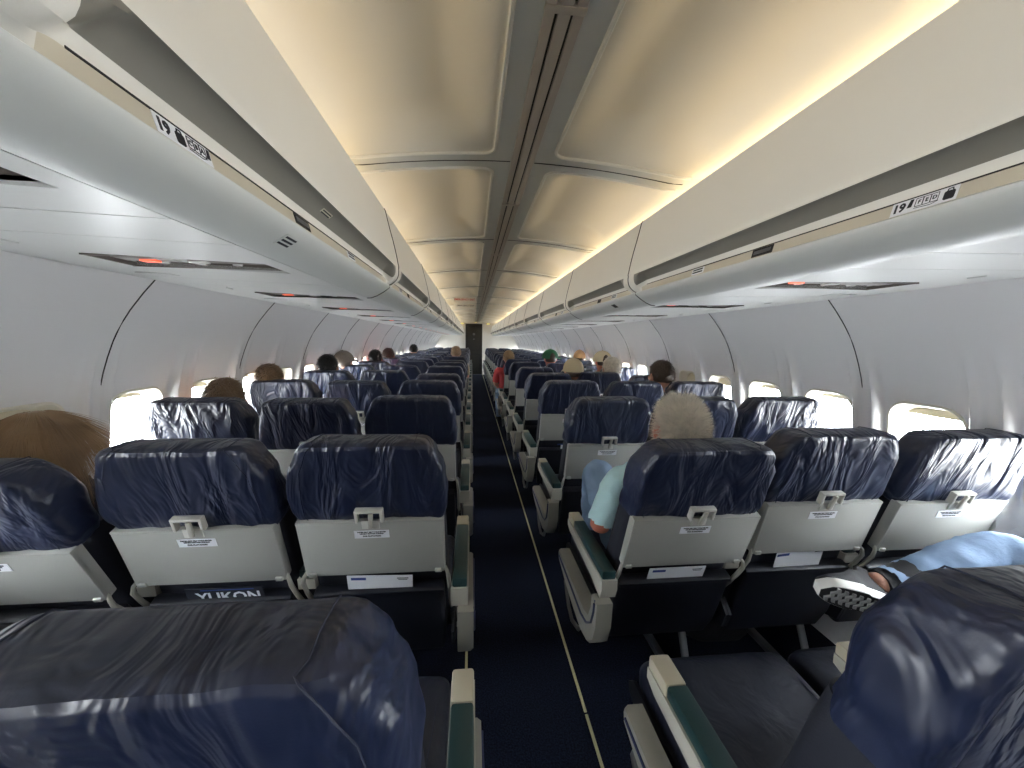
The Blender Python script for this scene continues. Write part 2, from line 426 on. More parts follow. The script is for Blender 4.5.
# centre rail and beads
b = MB()
for x in (-.034, 0, .034): b.box((x, (Y0+Y1)/2, 2.104), (.024 if x else .030, Y1-Y0, .012), bev=.003)
y = .92+RIBP*0
while y < Y1:
    b.box((0, y, 2.103), (.095, .022, .016), bev=.003); y += RIBP
struct(link('trim_6', b, 'channel'))
b = MB(); b.box((0, (Y0+Y1)/2, 2.115), (.09, Y1-Y0, .006)); struct(link('trim_7', b, 'gap'))
b = MB(); g = MB()
k = -2
while RIB0+RIBP*k < Y1:
    y0_, y1_ = RIB0+RIBP*k+.064, RIB0+RIBP*(k+1)-.064
    for sd in (-1, 1):
        pts = [(.70, y0_)]+[(.118+.05-.05*math.sin(rad(a)), y0_+.05-.05*math.cos(rad(a))) for a in range(0, 91, 15)]
        pts += [(.118+.05-.05*math.cos(rad(a)), y1_-.05+.05*math.sin(rad(a))) for a in range(0, 91, 15)]+[(.70, y1_)]
        P3 = []
        for i in range(len(pts)-1):
            (xa, ya), (xb, yb) = pts[i], pts[i+1]; n = 8 if abs(xa-xb)+abs(ya-yb) > .2 else 1
            for j in range(n): P3.append((xa+(xb-xa)*j/n, ya+(yb-ya)*j/n))
        P3.append(pts[-1])
        b.tube([(sd*x, y, cz(x)-.001) for x, y in P3], .0070, 6)
        yr = RIB0+RIBP*k
        if yr > Y0: g.tube([(sd*(.05+.65*i/10), yr, cz(.05+.65*i/10)-.0005) for i in range(11)], .0022, 4)
    k += 1
struct(link('trim_8', b, 'bead')); struct(link('trim_9', g, 'gap'))

# ------------------------------------------------------------------ overhead bins
FACE = [(.64, 1.925), (.60, 1.938), (.588, 1.935), (.583, 1.925), (.575, 1.89), (.563, 1.84), (.550, 1.79), (.539, 1.74), (.532, 1.70), (.5295, 1.688), (.531, 1.681)]
REC_A = [(.531, 1.681), (.535, 1.682), (.55, 1.677), (.562, 1.668), (.571, 1.657), (.575, 1.652)]
LIP_A = [(.575, 1.652), (.578, 1.646), (.580, 1.639), (.580, 1.634)]
STR_A = [(.580, 1.634), (.5765, 1.6215), (.573, 1.609)]
END = [(.531, 1.681), (.530, 1.669), (.531, 1.657), (.534, 1.646), (.538, 1.637), (.543, 1.630), (.543, 1.630), (.549, 1.624), (.555, 1.619), (.561, 1.615), (.561, 1.615), (.567, 1.612), (.573, 1.609)]
BOT = [(.5735, 1.6095), (.569, 1.606), (.571, 1.598), (.595, 1.580), (.625, 1.562), (.650, 1.552), (.668, 1.551), (.672, 1.570)]
def make_bin(side, L, name='overhead_bin'):
    root = empty(name)
    ysn = [0, .003]; y = .02
    while y < .17: ysn.append(y); y += .004
    while y < L-.17: ysn.append(y); y += .06
    y = L-.17
    while y < L-.02: ysn.append(y); y += .004
    ysn += [L-.003, L]
    def wv(y):
        e = min(y, L-y); return sst(.055, .12, e)
    def we(y):           # recess opening: rounded shoulder, upper edge reaches further than lower lip
        e = min(y, L-y); return e
    def pro(A, off, y):
        e = min(y, L-y); out = []
        for i, p in enumerate(A):
            q = END[off+i]
            # upper recess points open earlier-out with a rounded corner
            k = off+i
            lo = .035+.050*(1-min(k, 9)/9.0)**1.5
            w = sst(lo, lo+.055, e)
            out.append((side*(p[0]*w+q[0]*(1-w)), y, p[1]*w+q[1]*(1-w)))
        return out
    m = MB(); g = .003
    f = MB(); f.loft([[(side*x+side*(.0 if 0 < i < len(ysn)-1 else .01), y, z) for x, z in FACE] for i, y in enumerate(ysn)], False, False, closed=False)
    f.loft([[(side*x, y, z) for x, z in ((.64, 1.925), (.98, 1.90))] for y in (0, L)], False, False, closed=False)
    link('bin_door', f, 'binface', root)
    f = MB(); f.loft([pro(REC_A, 0, y) for y in ysn[1:-1]], False, False, closed=False)
    # end parts of the recess strip that belong to the door skin get the same grey only where the recess is
    mid = [y for y in ysn if .058 < y < L-.058]
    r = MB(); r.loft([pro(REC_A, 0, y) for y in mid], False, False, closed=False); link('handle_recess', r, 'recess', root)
    e = MB()
    for lst in ([y for y in ysn if 0 < y <= mid[0]], [y for y in ysn if L > y >= mid[-1]]):
        e.loft([pro(REC_A, 0, y) for y in lst], False, False, closed=False)
        e.loft([pro(STR_A, 10, y) for y in lst], False, False, closed=False)
    e.loft([pro(LIP_A, 6, y) for y in ysn[1:-1]], False, False, closed=False)
    link('door_lip', e, 'binface', root)
    s_ = MB(); s_.loft([pro(STR_A, 10, y) for y in mid], False, False, closed=False); link('label_rail', s_, 'strip', root)
    l = MB(); l.tube([(side*.5797, y, 1.6345) for y in (mid[0]+.035, mid[-1]-.035)], .0016, 5); link('rail_seam', l, 'gap', root)
    bt = MB(); bt.loft([[(side*x, y, z) for x, z in BOT] for y in ysn[1:-1]], False, False, closed=False)
    bt.loft([[(side*x, y, z) for x, z in BOT]+[(side*.672, y, 1.60)] for y in (.0035, .02)], True, False, closed=False)
    link('bin_underside', bt, 'binbottom', root)
    # dark seam line along the end joints
    q = MB(); PP = [p for i, p in enumerate(FACE[2:]+END[1:]+BOT[2:7]) if i == 0 or p != (FACE[2:]+END[1:]+BOT[2:7])[i-1]]
    q.tube([(side*(x-.0002), .0, z-.0002) for x, z in PP], .0028, 6)
    link('end_joint', q, 'gap', root)
    return root
spans = [(-2.0, -.87), (-.87, .335), (.335, 1.80)]+[(1.80+1.235*i, 1.80+1.235*(i+1)) for i in range(11)]
spans = [s for s in spans if s[0] < Y1-.4]; spans[-1] = (spans[-1][0], Y1)
ORD = ['first', 'second', 'third', 'fourth', 'fifth', 'sixth', 'seventh', 'eighth', 'ninth', 'tenth', 'eleventh', 'twelfth', 'thirteenth', 'fourteenth', 'fifteenth', 'sixteenth', 'seventeenth', 'eighteenth', 'nineteenth', 'twentieth']
binroots = {}
for side, sn in ((-1, 'left'), (1, 'right')):
    proto = None
    for i, (a, c) in enumerate(spans):
        if abs((c-a)-1.235) < .002:
            if proto is None: proto = make_bin(side, 1.235); r = proto
            else: r = copy_tree(proto)
        else: r = make_bin(side, c-a)
        r.location = (0, a, 0)
        if i < 2: lb = 'overhead bin on the %s side, behind the camera, %s' % (sn, ('at the rear wall', 'just behind the row 19 bin')[i])
        elif i == 2: lb = 'nearest overhead bin on the %s with the row 19 seat label' % sn
        else: lb = 'closed white overhead bin on the %s, %s beyond the row 19 bin' % (sn, ORD[i-3])
        tag(r, lb, 'overhead bin', 'closed overhead bins along the %s side' % sn)
        binroots[(side, i)] = r
# long dark joint between bins and service panels
for sd, nm in ((-1, 'trim_10'), (1, 'trim_11')):
    b = MB(); b.box((sd*.676, (Y0+Y1)/2, 1.566), (.012, Y1-Y0, .006)); struct(link(nm, b, 'gap'))

# ------------------------------------------------------------------ seat label stickers
def rowlabel(side, yc, small=False):
    """flat sticker lying on the beige rail: local X = reading direction, Y = up"""
    W, H = .100, .0245
    root = empty('row_label')
    p = MB(); p.box((0, 0, 0), (W, H, .0008)); link('sticker', p, 'white', root)
    ink = MB(); def_z = .0008
    def put(mb, x, y): return xf(mb, Matrix.Translation((x, y, def_z)))
    n = put(text_mb('19', .0215, .0007), -.037, -.0005) 
    def bag(x):
        q = MB(); q.prism(rrect(.015, .0145, .0025, 3, x, -.002), 'z', .0005, .0014); q.tube([(x-.004, .005, .001), (x-.003, .009, .001), (x+.003, .009, .001), (x+.004, .005, .001)], .001, 4); return q
    letters = 'CBA' if side < 0 else 'FED'
    parts = [n]
    if side < 0: parts.append(bag(-.010)); x0 = .003
    else: parts.append(bag(.039)); x0 = -.011
    for i, ch in enumerate(letters):
        cx = x0+.006+i*.0115
        parts.append(put(text_mb(ch, .0095, .0001), cx, .002))
        for dx in (-.0055, .0055): parts.append(MB().box((cx+dx, .002, .001), (.0005, .014, .0008)))
        parts.append(MB().box((cx, .009, .001), (.0105, .0007, .0008)))
        parts.append(MB().box((cx, -.0055, .001), (.010, .0008, .0008)))
    wxp = x0+.006+3*.0115 if side < 0 else x0-.008
    parts.append(MB().prism([(wxp-.004, -.004), (wxp+.003, -.004), (wxp+.004, .010), (wxp-.001, .010)], 'z', .0006, .0013))
    parts.append(MB().tube([(x0, -.008, .001), (x0+.025, -.0095, .001), (x0+.036, -.006, .001)], .0006, 4))
    link('printing', join(*parts), 'ink', root)
    # rail normal points to the aisle (-side x); reading direction follows the viewer standing in the aisle
    ex = Vector((0, 1 if side < 0 else -1, 0)); ez = Vector((-side*.963, 0, .27)); ey = ez.cross(ex)
    mt = Matrix.Identity(4)
    for i, v in enumerate((ex, ey, ez)):
        for j in range(3): mt[j][i] = v[j]
    mt.translation = Vector((side*.5760, yc, 1.6217)); root.matrix_world = mt
    return root
tag(rowlabel(-1, .575), 'white row 19 seat sticker with C B A on the left bin rail', 'sticker')
tag(rowlabel(1, .625), 'white row 19 seat sticker with F E D on the right bin rail', 'sticker')
def smallthing(name, side, y, z, x, w, h, m, label, cat, lines=0, tiltx=0):
    t = empty(name); p = MB(); p.box((0, 0, 0), (w, h, .002), bev=.0006, seg=1); link('plate', p, m, t)
    if lines:
        q = MB()
        for i in range(lines): q.box((0, h*(.5-(i+.7)/(lines+.4)), .0014), (w*.82, h*.45/lines, .0006))
        link('printing', q, 'ink' if m != 'gap' else 'metal', t)
    ex = Vector((0, 1 if side < 0 else -1, 0)); ez = Vector((-side*math.cos(tiltx), 0, -math.sin(tiltx))); ey = ez.cross(ex)
    mt = Matrix.Identity(4)
    for i, v in enumerate((ex, ey, ez)):
        for j in range(3): mt[j][i] = v[j]
    mt.translation = Vector((x*side, y, z)); t.matrix_world = mt
    return tag(t, label, cat)
smallthing('rail_plate', -1, .925, 1.6217, .576, .075, .022, 'gap', 'small dark plate on the left bin rail past row 19 sticker', 'plate', 1, tiltx=rad(-15))
smallthing('rail_plate', 1, 1.0, 1.6217, .576, .075, .022, 'gap', 'small dark plate on the right bin rail past row 19 sticker', 'plate', 1, tiltx=rad(-15))
smallthing('rail_sticker', -1, 1.27, 1.6217, .576, .07, .021, 'white', 'small white seat sticker at far end of nearest left bin rail', 'sticker', 2, tiltx=rad(-15))
smallthing('rail_sticker', 1, 1.30, 1.6217, .576, .07, .021, 'white', 'small white seat sticker at far end of nearest right bin rail', 'sticker', 2, tiltx=rad(-15))
smallthing('warning_sticker', -1, 1.02, 1.6695, .5615, .06, .022, 'strip', 'grey printed sticker inside the left bin handle recess', 'sticker', 3, rad(55))
smallthing('warning_sticker', -1, .905, 1.5755, .6015, .055, .036, 'binbottom', 'square grey sticker on the underside of nearest left bin', 'sticker', 3, rad(59))
smallthing('warning_sticker', 1, 2.15, 1.5755, .6015, .05, .03, 'gap', 'small dark sticker under the second right bin', 'sticker', 0, rad(59))
for side, sn in ((-1, 'left'), (1, 'right')):
    for i in range(3, 8):
        a, c = spans[i]
        smallthing('rail_plate', side, a+.55, 1.6217, .576, .06, .021, 'gap', 'dark plate on the rail of the %s %s bin beyond row 19' % (sn, ORD[i-3]), 'plate', tiltx=rad(-15))
        smallthing('rail_sticker', side, a+.30, 1.6217, .576, .08, .021, 'white', 'white seat sticker on the %s %s bin beyond row 19' % (sn, ORD[i-3]), 'sticker', 2, tiltx=rad(-15))

# ------------------------------------------------------------------ passenger service units
PITCH = .77
CREASE0 = 1.04
def make_psu(side, sh=0.0):
    root = empty('service_panel')
    L = PITCH; x0, x1 = .682, 1.372; z = 1.556
    oy0, oy1, ox0, ox1 = .385+sh, .53+sh, .735, 1.15
    def zz(x): return z+.018*(x-.70)/.68
    p = MB()
    def slab(xa, xb, ya, yb):
        cxx = (xa+xb)/2; p.box((side*cxx, (ya+yb)/2, zz(cxx)+.006), (xb-xa, yb-ya, .012), rot=(0, -side*math.atan(.018/.68), 0))
    slab(x0, x1, .002, .17); slab(x0, x1, .173, oy0); slab(x0, ox0, oy0, oy1); slab(ox1, x1, oy0, oy1); slab(x0, x1, oy1, L-.002)
    link('panel', p, 'psu', root)
    g = MB(); g.box((side*(x0+x1)/2, L/2, zz(1.0)+.022), (x1-x0, L, .006)); link('panel_joint', g, 'gap', root)
    r = MB(); cx = (ox0+ox1)/2; cy = (oy0+oy1)/2
    r.box((side*cx, cy, z+.044), (ox1-ox0+.02, oy1-oy0+.02, .006))
    for dy in (-1, 1): r.box((side*cx, cy+dy*(oy1-oy0+.006)/2, z+.028), (ox1-ox0+.02, .006, .04))
    for dx in (-1, 1): r.box((side*(cx+dx*(ox1-ox0+.006)/2), cy, z+.028), (.006, oy1-oy0, .04))
    r.box((side*cx, cy-.012, z+.022), (ox1-ox0-.05, .05, .02), bev=.004)
    link('recess', r, 'psudark', root)
    for i in range(3):
        q = MB(); q.tube([(side*(.86+.095*i), cy+.035, z+.04), (side*(.86+.095*i), cy+.035, z+.012)], [.017, .012], 12); link('air_nozzle', q, 'lens', root)
    q = MB(); q.box((side*(.81 if side > 0 else 1.05), cy-.012, z+.010), (.040, .022, .006), bev=.002); link('seat_belt_sign', q, 'redlamp', root)
    q = MB(); q.box((side*.93, cy-.012, z+.010), (.045, .02, .006), bev=.002); link('lamp_lens', q, 'lens', root)
    q = MB(); q.box((side*1.22, .70, zz(1.22)-.0015), (.10, .05, .003), bev=.001); q.tube([(side*1.2, .25, zz(1.2)-.001), (side*1.2, .29, zz(1.2)-.001)], .003, 6); link('call_plate', q, 'psu', root)
    return root
for side, sn in ((-1, 'left'), (1, 'right')):
    pr = make_psu(side)
    for i in range(-3, 20):
        y = CREASE0-.375+PITCH*(i-1)+.03
        if y+PITCH > Y1: break
        r = pr if i == -3 else (make_psu(side, .125) if i == 0 else copy_tree(pr))
        r.location = (0, y, 0)
        where = 'behind the camera, %s back' % ORD[-i] if i <= -1 else ('over the nearest row' if i == 0 else 'over the %s row ahead' % ORD[i-1])
        tag(r, 'white service panel with dark lamp slot, %s side, %s' % (sn, where), 'service panel', 'service panels under the %s bins' % sn)

# ceiling exit lettering on the far left coffer
def ceilsign(y, z, m, label):
    t = empty('ceiling_sign'); p = MB(); p.box((0, 0, 0), (.36, .08, .006), bev=.002); link('plate', p, 'ceil', t)
    tx = xf(text_mb('EMERGENCY EXIT', .042, .0008), Matrix.Translation((.0, 0, .0038))); link('printing', tx, m, t)
    t.rotation_euler = (rad(90), 0, 0); t.location = (-.33, y, z); return tag(t, label, 'sign')
ceilsign(6.55, 2.04, 'redink', 'white ceiling sign with red lettering above the left seats')
ceilsign(7.7, 2.04, 'psudark', 'white ceiling sign with dull lettering beyond the red one')
COVE = 1.85; SKY = 78.0; EXPO = 0.03
# ------------------------------------------------------------------ seats
SP = .465; AX = .49; PZ = .39
def superring(w, yr, yf, r, s, n=6):
    return [(x, y, s) for x, y in rrect(w, yf-yr, min(r, (yf-yr)*.49), n, 0, (yf+yr)/2)]
def interp(tab, m):
    out = []
    for i in range(len(tab)-1):
        for j in range(m): out.append([a+(b_-a)*j/m for a, b_ in zip(tab[i], tab[i+1])])
    out.append(tab[-1]); return out
HR = [(0.492, 0.395, -0.064, 0.014, 0.02), (0.5, 0.412, -0.077, 0.018, 0.022), (0.53, 0.432, -0.082, 0.021, 0.024), (0.58, 0.432, -0.083, 0.024, 0.024), (0.63, 0.424, -0.083, 0.026, 0.024), (0.665, 0.414, -0.083, 0.027, 0.024), (0.69, 0.388, -0.083, 0.028, 0.024), (0.712, 0.37, -0.083, 0.028, 0.024), (0.726, 0.355, -0.082, 0.027, 0.024), (0.736, 0.338, -0.078, 0.025, 0.022), (0.743, 0.316, -0.066, 0.02, 0.02), (0.747, 0.28, -0.048, 0.012, 0.016), (0.749, 0.23, -0.03, 0.0, 0.01)]
_cache = {}
def cached(key, fn, m):
    if key not in _cache:
        me = fn(); me = me.mesh(key) if isinstance(me, MB) else me; setm(me, M[m]); _cache[key] = me
    return _cache[key]
def subdiv_ring(ring, maxd=.03):
    out = []
    n = len(ring)
    for i in range(n):
        a = Vector(ring[i]); b_ = Vector(ring[(i+1) % n]); k = max(1, int((a-b_).length/maxd+.99))
        if k > 1 and (a-b_).length < .5:
            for j in range(k): out.append(a+(b_-a)*j/k)
        else: out.append(a)
    return out
def m_head(seed):
    def f():
        base = superring(.43, -.08, .06, .03, 0)
        rings = []
        for s, w, yr, yf, r in interp(HR, 4):
            rg = superring(w, yr, yf, r, s)
            # constant topology: subdivide long sides by fixed counts
            out = []; n = len(rg)
            for i in range(n):
                a = Vector(rg[i]); b_ = Vector(rg[(i+1) % n])
                k = 18 if i % 14 == 6 else (5 if i % 7 == 6 else 1)
                if i % 7 != 6: k = 1
                else: k = 18 if abs(a.x-b_.x) > abs(a.y-b_.y) else 5
                for j in range(k): out.append(a+(b_-a)*j/k)
            rings.append(out)
        ang = seed*1.7
        for rg in rings:
            for v in rg:
                u = v.x*math.cos(.5)-v.z*math.sin(.5)
                e = abs(v.x)/.21
                if v.z > .6: v.z += -.30*(v.y+.025)*sst(.60, .72, v.z)
                amp = .0022+.0050*e**3+.003*sst(.60, .50, v.z)*(0 if v.z < .5 else 1)
                d = noise.noise(Vector((v.x*11+ang*5, v.y*9, v.z*7+ang)))*1.0+noise.noise(Vector((u*34+ang, v.y*8, v.z*9)))*.7
                nrm = Vector((v.x*.25, v.y, 0)).normalized() if abs(v.y) > .02 else Vector((math.copysign(1, v.x), 0, 0))
                v += nrm*amp*d*1.5
                if v.z > .7: v.z += .002*noise.noise(Vector((v.x*14, v.y*20, ang)))
        return MB().loft(rings)
    return f
def m_seams(sx_):
    b = MB()
    for sx in (sx_,):
        pts = []
        for s, w, yr, yf, r in interp(HR, 2)[1:20]: pts.append((sx*(w/2-.036), yr-.0004, s-.30*(yr+.025)*sst(.60, .72, s)))
        pts += [(sx*.135, -.062, .7575), (sx*.133, -.03, .751), (sx*.133, 0, .7415), (sx*.134, .018, .735)]
        pts += [(sx*(w/2-.040), yf+.0004, s-.30*(yf+.025)*sst(.60, .72, s)) for s, w, yr, yf, r in reversed(interp(HR, 2)[3:19])]
        b.tube(pts, .0012, 5)
    return b
def m_back():
    tab = [(-.02, .38, -.045, .03, .02), (.0, .41, -.055, .05, .03), (.15, .42, -.052, .065, .035), (.30, .415, -.05, .06, .035), (.44, .41, -.052, .052, .03), (.51, .40, -.055, .048, .03)]
    return MB().loft([superring(w, yr, yf, r, s) for s, w, yr, yf, r in interp(tab, 3)])
def m_tray():
    b = MB(); b.box((0, -.082, .405), (.412, .018, .206), bev=.005); b.box((0, -.080, .506), (.412, .024, .010), bev=.003)
    for sx in (-1, 1):
        b.box((sx*.202, -.074, .405), (.008, .034, .202), bev=.003); b.box((sx*.186, -.092, .312), (.022, .010, .014), bev=.003)
    return b
def m_latchframe():
    b = MB()
    b.box((0, -.094, .553), (.078, .020, .009), bev=.003); 
    for sx in (-1, 1): b.box((sx*.0345, -.094, .535), (.009, .020, .040), bev=.003)
    b.box((0, -.0925, .500), (.050, .004, .030), bev=.0015)
    return b
def m_latchhandle():
    b = MB(); b.box((.004, -.102, .522), (.013, .009, .056), rot=(.08, .1, 0), bev=.003); b.box((.004, -.098, .552), (.022, .012, .010), bev=.003); return b
def m_placard(): return MB().box((0, -.0918, .464), (.098, .0012, .028))
def m_placardtext():
    parts = []
    for t, z, s in (('FASTEN SEAT BELT WHILE SEATED', .4725, .0052), ('USE SEAT BOTTOM CUSHION', .4665, .0050), ('FOR FLOTATION', .4575, .0066)):
        parts.append(xf(text_mb(t, s, .00022), Matrix.Translation((0, -.0929, z)) @ Matrix.Rotation(rad(90), 4, 'X')))
    return join(*parts)
def m_pocket():
    tab = [(-.10, .36, -.060, -.030, .012), (-.085, .39, -.080, -.030, .014), (.0, .405, -.092, -.035, .016), (.12, .405, -.092, -.04, .016), (.19, .40, -.090, -.045, .014), (.215, .40, -.088, -.048, .012), (.222, .40, -.090, -.05, .01), (.225, .395, -.085, -.055, .008)]
    b = MB().loft([superring(w, yr, yf, r, s, 3) for s, w, yr, yf, r in tab]); b.box((0, -.0885, .215), (.40, .006, .014), bev=.002); return b
def m_trayarm(sx):
    def f():
        b = MB(); P = [(sx*.203, -.080, .318), (sx*.212, -.092, .305), (sx*.2165, -.096, .285), (sx*.2185, -.085, .235), (sx*.2185, -.055, .14), (sx*.2185, -.020, .055)]
        b.tube(P, [.005, .006, .007, .007, .008, .008], 8); return b
    return f
def m_cushion():
    tab = []
    rings = []
    # loft along y; each ring in the x-z plane
    prof = [(-.06, .40, .38, .455), (-.05, .425, .365, .470), (0, .43, .360, .478), (.12, .43, .36, .474), (.25, .43, .36, .474), (.34, .43, .362, .480), (.38, .43, .366, .478), (.405, .425, .374, .466), (.418, .41, .39, .448), (.422, .38, .405, .43)]
    for y, w, z0, z1 in interp(prof, 2):
        rg = []
        for x, z in rrect(w, z1-z0, min(.03, (z1-z0)*.45), 5, 0, (z0+z1)/2): rg.append(Vector((x, y, z)))
        out = []
        n = len(rg)
        for i in range(n):
            a, b_ = rg[i], rg[(i+1) % n]; k = 10 if abs(a.x-b_.x) > .2 else 1
            for j in range(k): out.append(a+(b_-a)*j/k)
        for v in out:
            if v.z > (z0+z1)/2: v.z += .006*math.cos(v.x/.215*math.pi/2)+.003*noise.noise(Vector((v.x*12, v.y*8, 3)))
        rings.append(out)
    return MB().loft(rings)
def m_cushionpiping(sx_):
    b = MB()
    for sx in (sx_,):
        b.tube([(sx*(.150+.035*math.sin(t*math.pi*.55)), -.02+.40*t, .4795+.002*math.sin(t*5)) for t in [i/12 for i in range(13)]], .0016, 5)
    return b
def m_frame():
    b = MB()
    for y, z in ((.03, .335), (.31, .335)): b.tube([(-.232, y, z), (.232, y, z)], .019, 12)
    b.box((0, .17, .352), (.40, .34, .012), bev=.004)
    return b
def m_spreader(sx):
    def f():
        return MB().prism([(-.10, .34), (-.12, .40), (-.08, .44), (.40, .41), (.43, .385), (.42, .36), (.34, .32), (.0, .31)], 'x', sx*.2265-.005, sx*.2265+.005)
    return f
def m_leg(x):
    def f():
        b = MB(); b.tube([(x, .30, .325), (x, .31, .03)], .015, 10); b.tube([(x, .03, .325), (x, -.09, .04)], .014, 10)
        b.tube([(x, .02, .28), (x, .28, .06)], .010, 8); b.box((x, .11, .016), (.035, .50, .028), bev=.008); return b
    return f
def m_bagbar(sx):
    def f():
        x = sx*.255
        return MB().tube([(x-sx*.10, .33, .30), (x-sx*.02, .34, .29), (x, .33, .26), (x, .26, .185), (x, .20, .165), (x, .10, .20), (x, .04, .28), (x-sx*.02, .02, .32)], .008, 8)
    return f
def m_pad(x):
    def f(): 
        return MB().box((x, -.022, .626) if abs(x) > .24 else (x, .02, .626), (.046, .355 if abs(x) > .24 else .27, .030), bev=.006)
    return f
def m_armcap(x):
    def f(): return MB().box((x, .197, .624), (.048, .082, .034), bev=.006)
    return f
def m_armbody(x, aisle):
    def f():
        b = MB()
        poly = [(.236, .611), (.236, .585), (.20, .572), (-.10, .560), (-.19, .545), (-.205, .58), (-.205, .612)] if aisle else [(.236, .611), (.236, .585), (.20, .572), (-.07, .560), (-.115, .575), (-.12, .612)]
        b.prism(poly, 'x', x-.026, x+.026)
        return b
    return f
def m_sidepanel(sx):
    def f():
        P = [(.315, .430), (.320, .415), (.315, .385), (.20, .350), (.05, .325), (-.05, .315), (-.13, .335), (-.19, .39), (-.215, .46), (-.222, .545), (-.168, .545), (-.160, .49), (-.135, .445), (-.08, .428), (.10, .430)]
        xa, xb = (.245, .295)
        outer = [(y, z) for y, z in P]
        def q(p, k):
            cy, cz_ = .05, .39
            return (p[0], p[1]) if k == 0 else (p[0]+(cy-p[0])*.02, p[1]+(.42-p[1])*.10 if p[1] < .40 else p[1]-.004)
        return MB().loft([[(sx*xa, *q(p, 0)) for p in P], [(sx*(xb-.010), *q(p, 0)) for p in P], [(sx*xb, *q(p, 1)) for p in P]])
    return f
def m_bluestrip(sx):
    def f():
        return MB().tube([(sx*.2965, y, z) for y, z in ((.30, .407), (.10, .400), (-.06, .392), (-.12, .405), (-.17, .445), (-.192, .50), (-.196, .53))], .0042, 6).tube([(sx*.272, -.196, .538), (sx*.297, -.196, .538)], .004, 6)
    return f
def m_rail(sx):
    def f(): return MB().box((sx*.23, -.197, .540), (.06, .055, .010), bev=.003)
    return f
seatcount = 0
def seat(side, pos, k, root_y, ang, seed, detail=True):
    """pos 0 aisle, 1 middle, 2 window; side -1 left"""
    r = empty('airplane_seat', (side*(AX+SP*pos), root_y, 0))
    if k == 0 and pos == 0 and side < 0: r.location.x += .018
    a = rad(ang); T = dict(loc=(0, (0 if k or pos else (-.045 if side > 0 else .008)), PZ), rot=(a, 0, 0))
    hm = m_head(seed)
    B = link('backrest', cached('backrest', m_back, 'seatcloth'), None, r, **T)
    h = link('headrest_cover', cached('headrest%d' % seed, hm, 'leather'), None, r, **T)
    if detail: [link('seam_piping', cached('seams%d' % q_, lambda: m_seams(q_), 'stitch'), None, h) for q_ in (-1, 1)]
    t = link('tray_table', cached('tray', m_tray, 'tray'), None, r, **T)
    if detail:
        link('placard', cached('placard', m_placard, 'white'), None, t)
        link('placard_lettering', cached('placardtext', m_placardtext, 'ink'), None, t)
    l = link('tray_latch', cached('latchframe', m_latchframe, 'latch'), None, r, **T)
    if detail: link('latch_handle', cached('latchhandle', m_latchhandle, 'trayrim'), None, l)
    link('seat_pocket', cached('pocket', m_pocket, 'pocket'), None, r, **T)
    for sx in (-1, 1): link('tray_arm', cached('trayarm%d' % sx, m_trayarm(sx), 'fairing'), None, r, **T)
    c = link('seat_cushion', cached('cushion', m_cushion, 'cushion'), None, r)
    if detail: [link('cushion_piping', cached('cpiping%d' % q_, lambda: m_cushionpiping(q_), 'stitch'), None, c) for q_ in (-1, 1)]
    link('seat_frame', cached('frame', m_frame, 'darkmetal'), None, r)
    for sx in (-1, 1): link('frame_plate', cached('spreader%d' % sx, m_spreader(sx), 'darkmetal'), None, r)
    if pos < 2:
        x = side*(.13 if pos == 0 else .17); link('leg', cached('leg%.2f' % x, m_leg(x), 'metal'), None, r)
    def arm(x, aisle):
        o = link('armrest', cached('arm%.3f%d' % (x, aisle), m_armbody(x, aisle), 'trayrim'), None, r)
        link('armrest_pad', cached('pad%.3f' % x, m_pad(x), 'teal'), None, o)
        link('armrest_cap', cached('cap%.3f' % x, m_armcap(x), 'cap'), None, o)
    if pos == 0:
        arm(-side*.252, True)
        p = link('side_fairing', cached('fair%d' % side, m_sidepanel(-side), 'fairing'), None, r)
        link('bumper_strip', cached('blue%d' % side, m_bluestrip(-side), 'blue'), None, p)
        link('bag_bar', cached('bagbar%d' % side, m_bagbar(-side), 'metal'), None, r)
    arm(side*(.2325 if pos < 2 else .228), False)
    return r
PN = ['aisle', 'middle', 'window']
ANG = {}   # (side,k,pos) -> degrees
ANG.update({(-1, 0, 0): 15, (-1, 0, 1): 20, (-1, 0, 2): 17, (1, 0, 0): 12, (1, 0, 1): 16, (1, 0, 2): 16,
            (-1, 1, 0): 17, (-1, 1, 1): 18, (-1, 1, 2): 24, (1, 1, 0): 20, (1, 1, 1): 15.5, (1, 1, 2): 17})
NR = 19
special = {
 (-1, 0, 0): 'large dark leather aisle seat filling the bottom left corner',
 (-1, 0, 1): 'reclined middle seat mostly hidden left of the big foreground seat',
 (-1, 1, 0): 'left aisle seat with upright headrest, right of the magazine seat, beside the aisle',
 (-1, 1, 1): 'left middle seat with wrinkled headrest and dark magazine in its pocket',
 (-1, 1, 2): 'far-reclined left window seat with blond hair behind its headrest',
 (1, 0, 0): 'dark leather aisle seat cut off by the bottom right corner',
 (1, 1, 0): 'reclined right aisle seat of the grey-haired man in pale aqua shirt',
 (1, 1, 1): 'empty right middle seat beside the grey-haired man',
 (1, 1, 2): 'right window seat with bright shiny headrest above the denim knee',
}
rnd = random.Random(3)
SEATS = {}
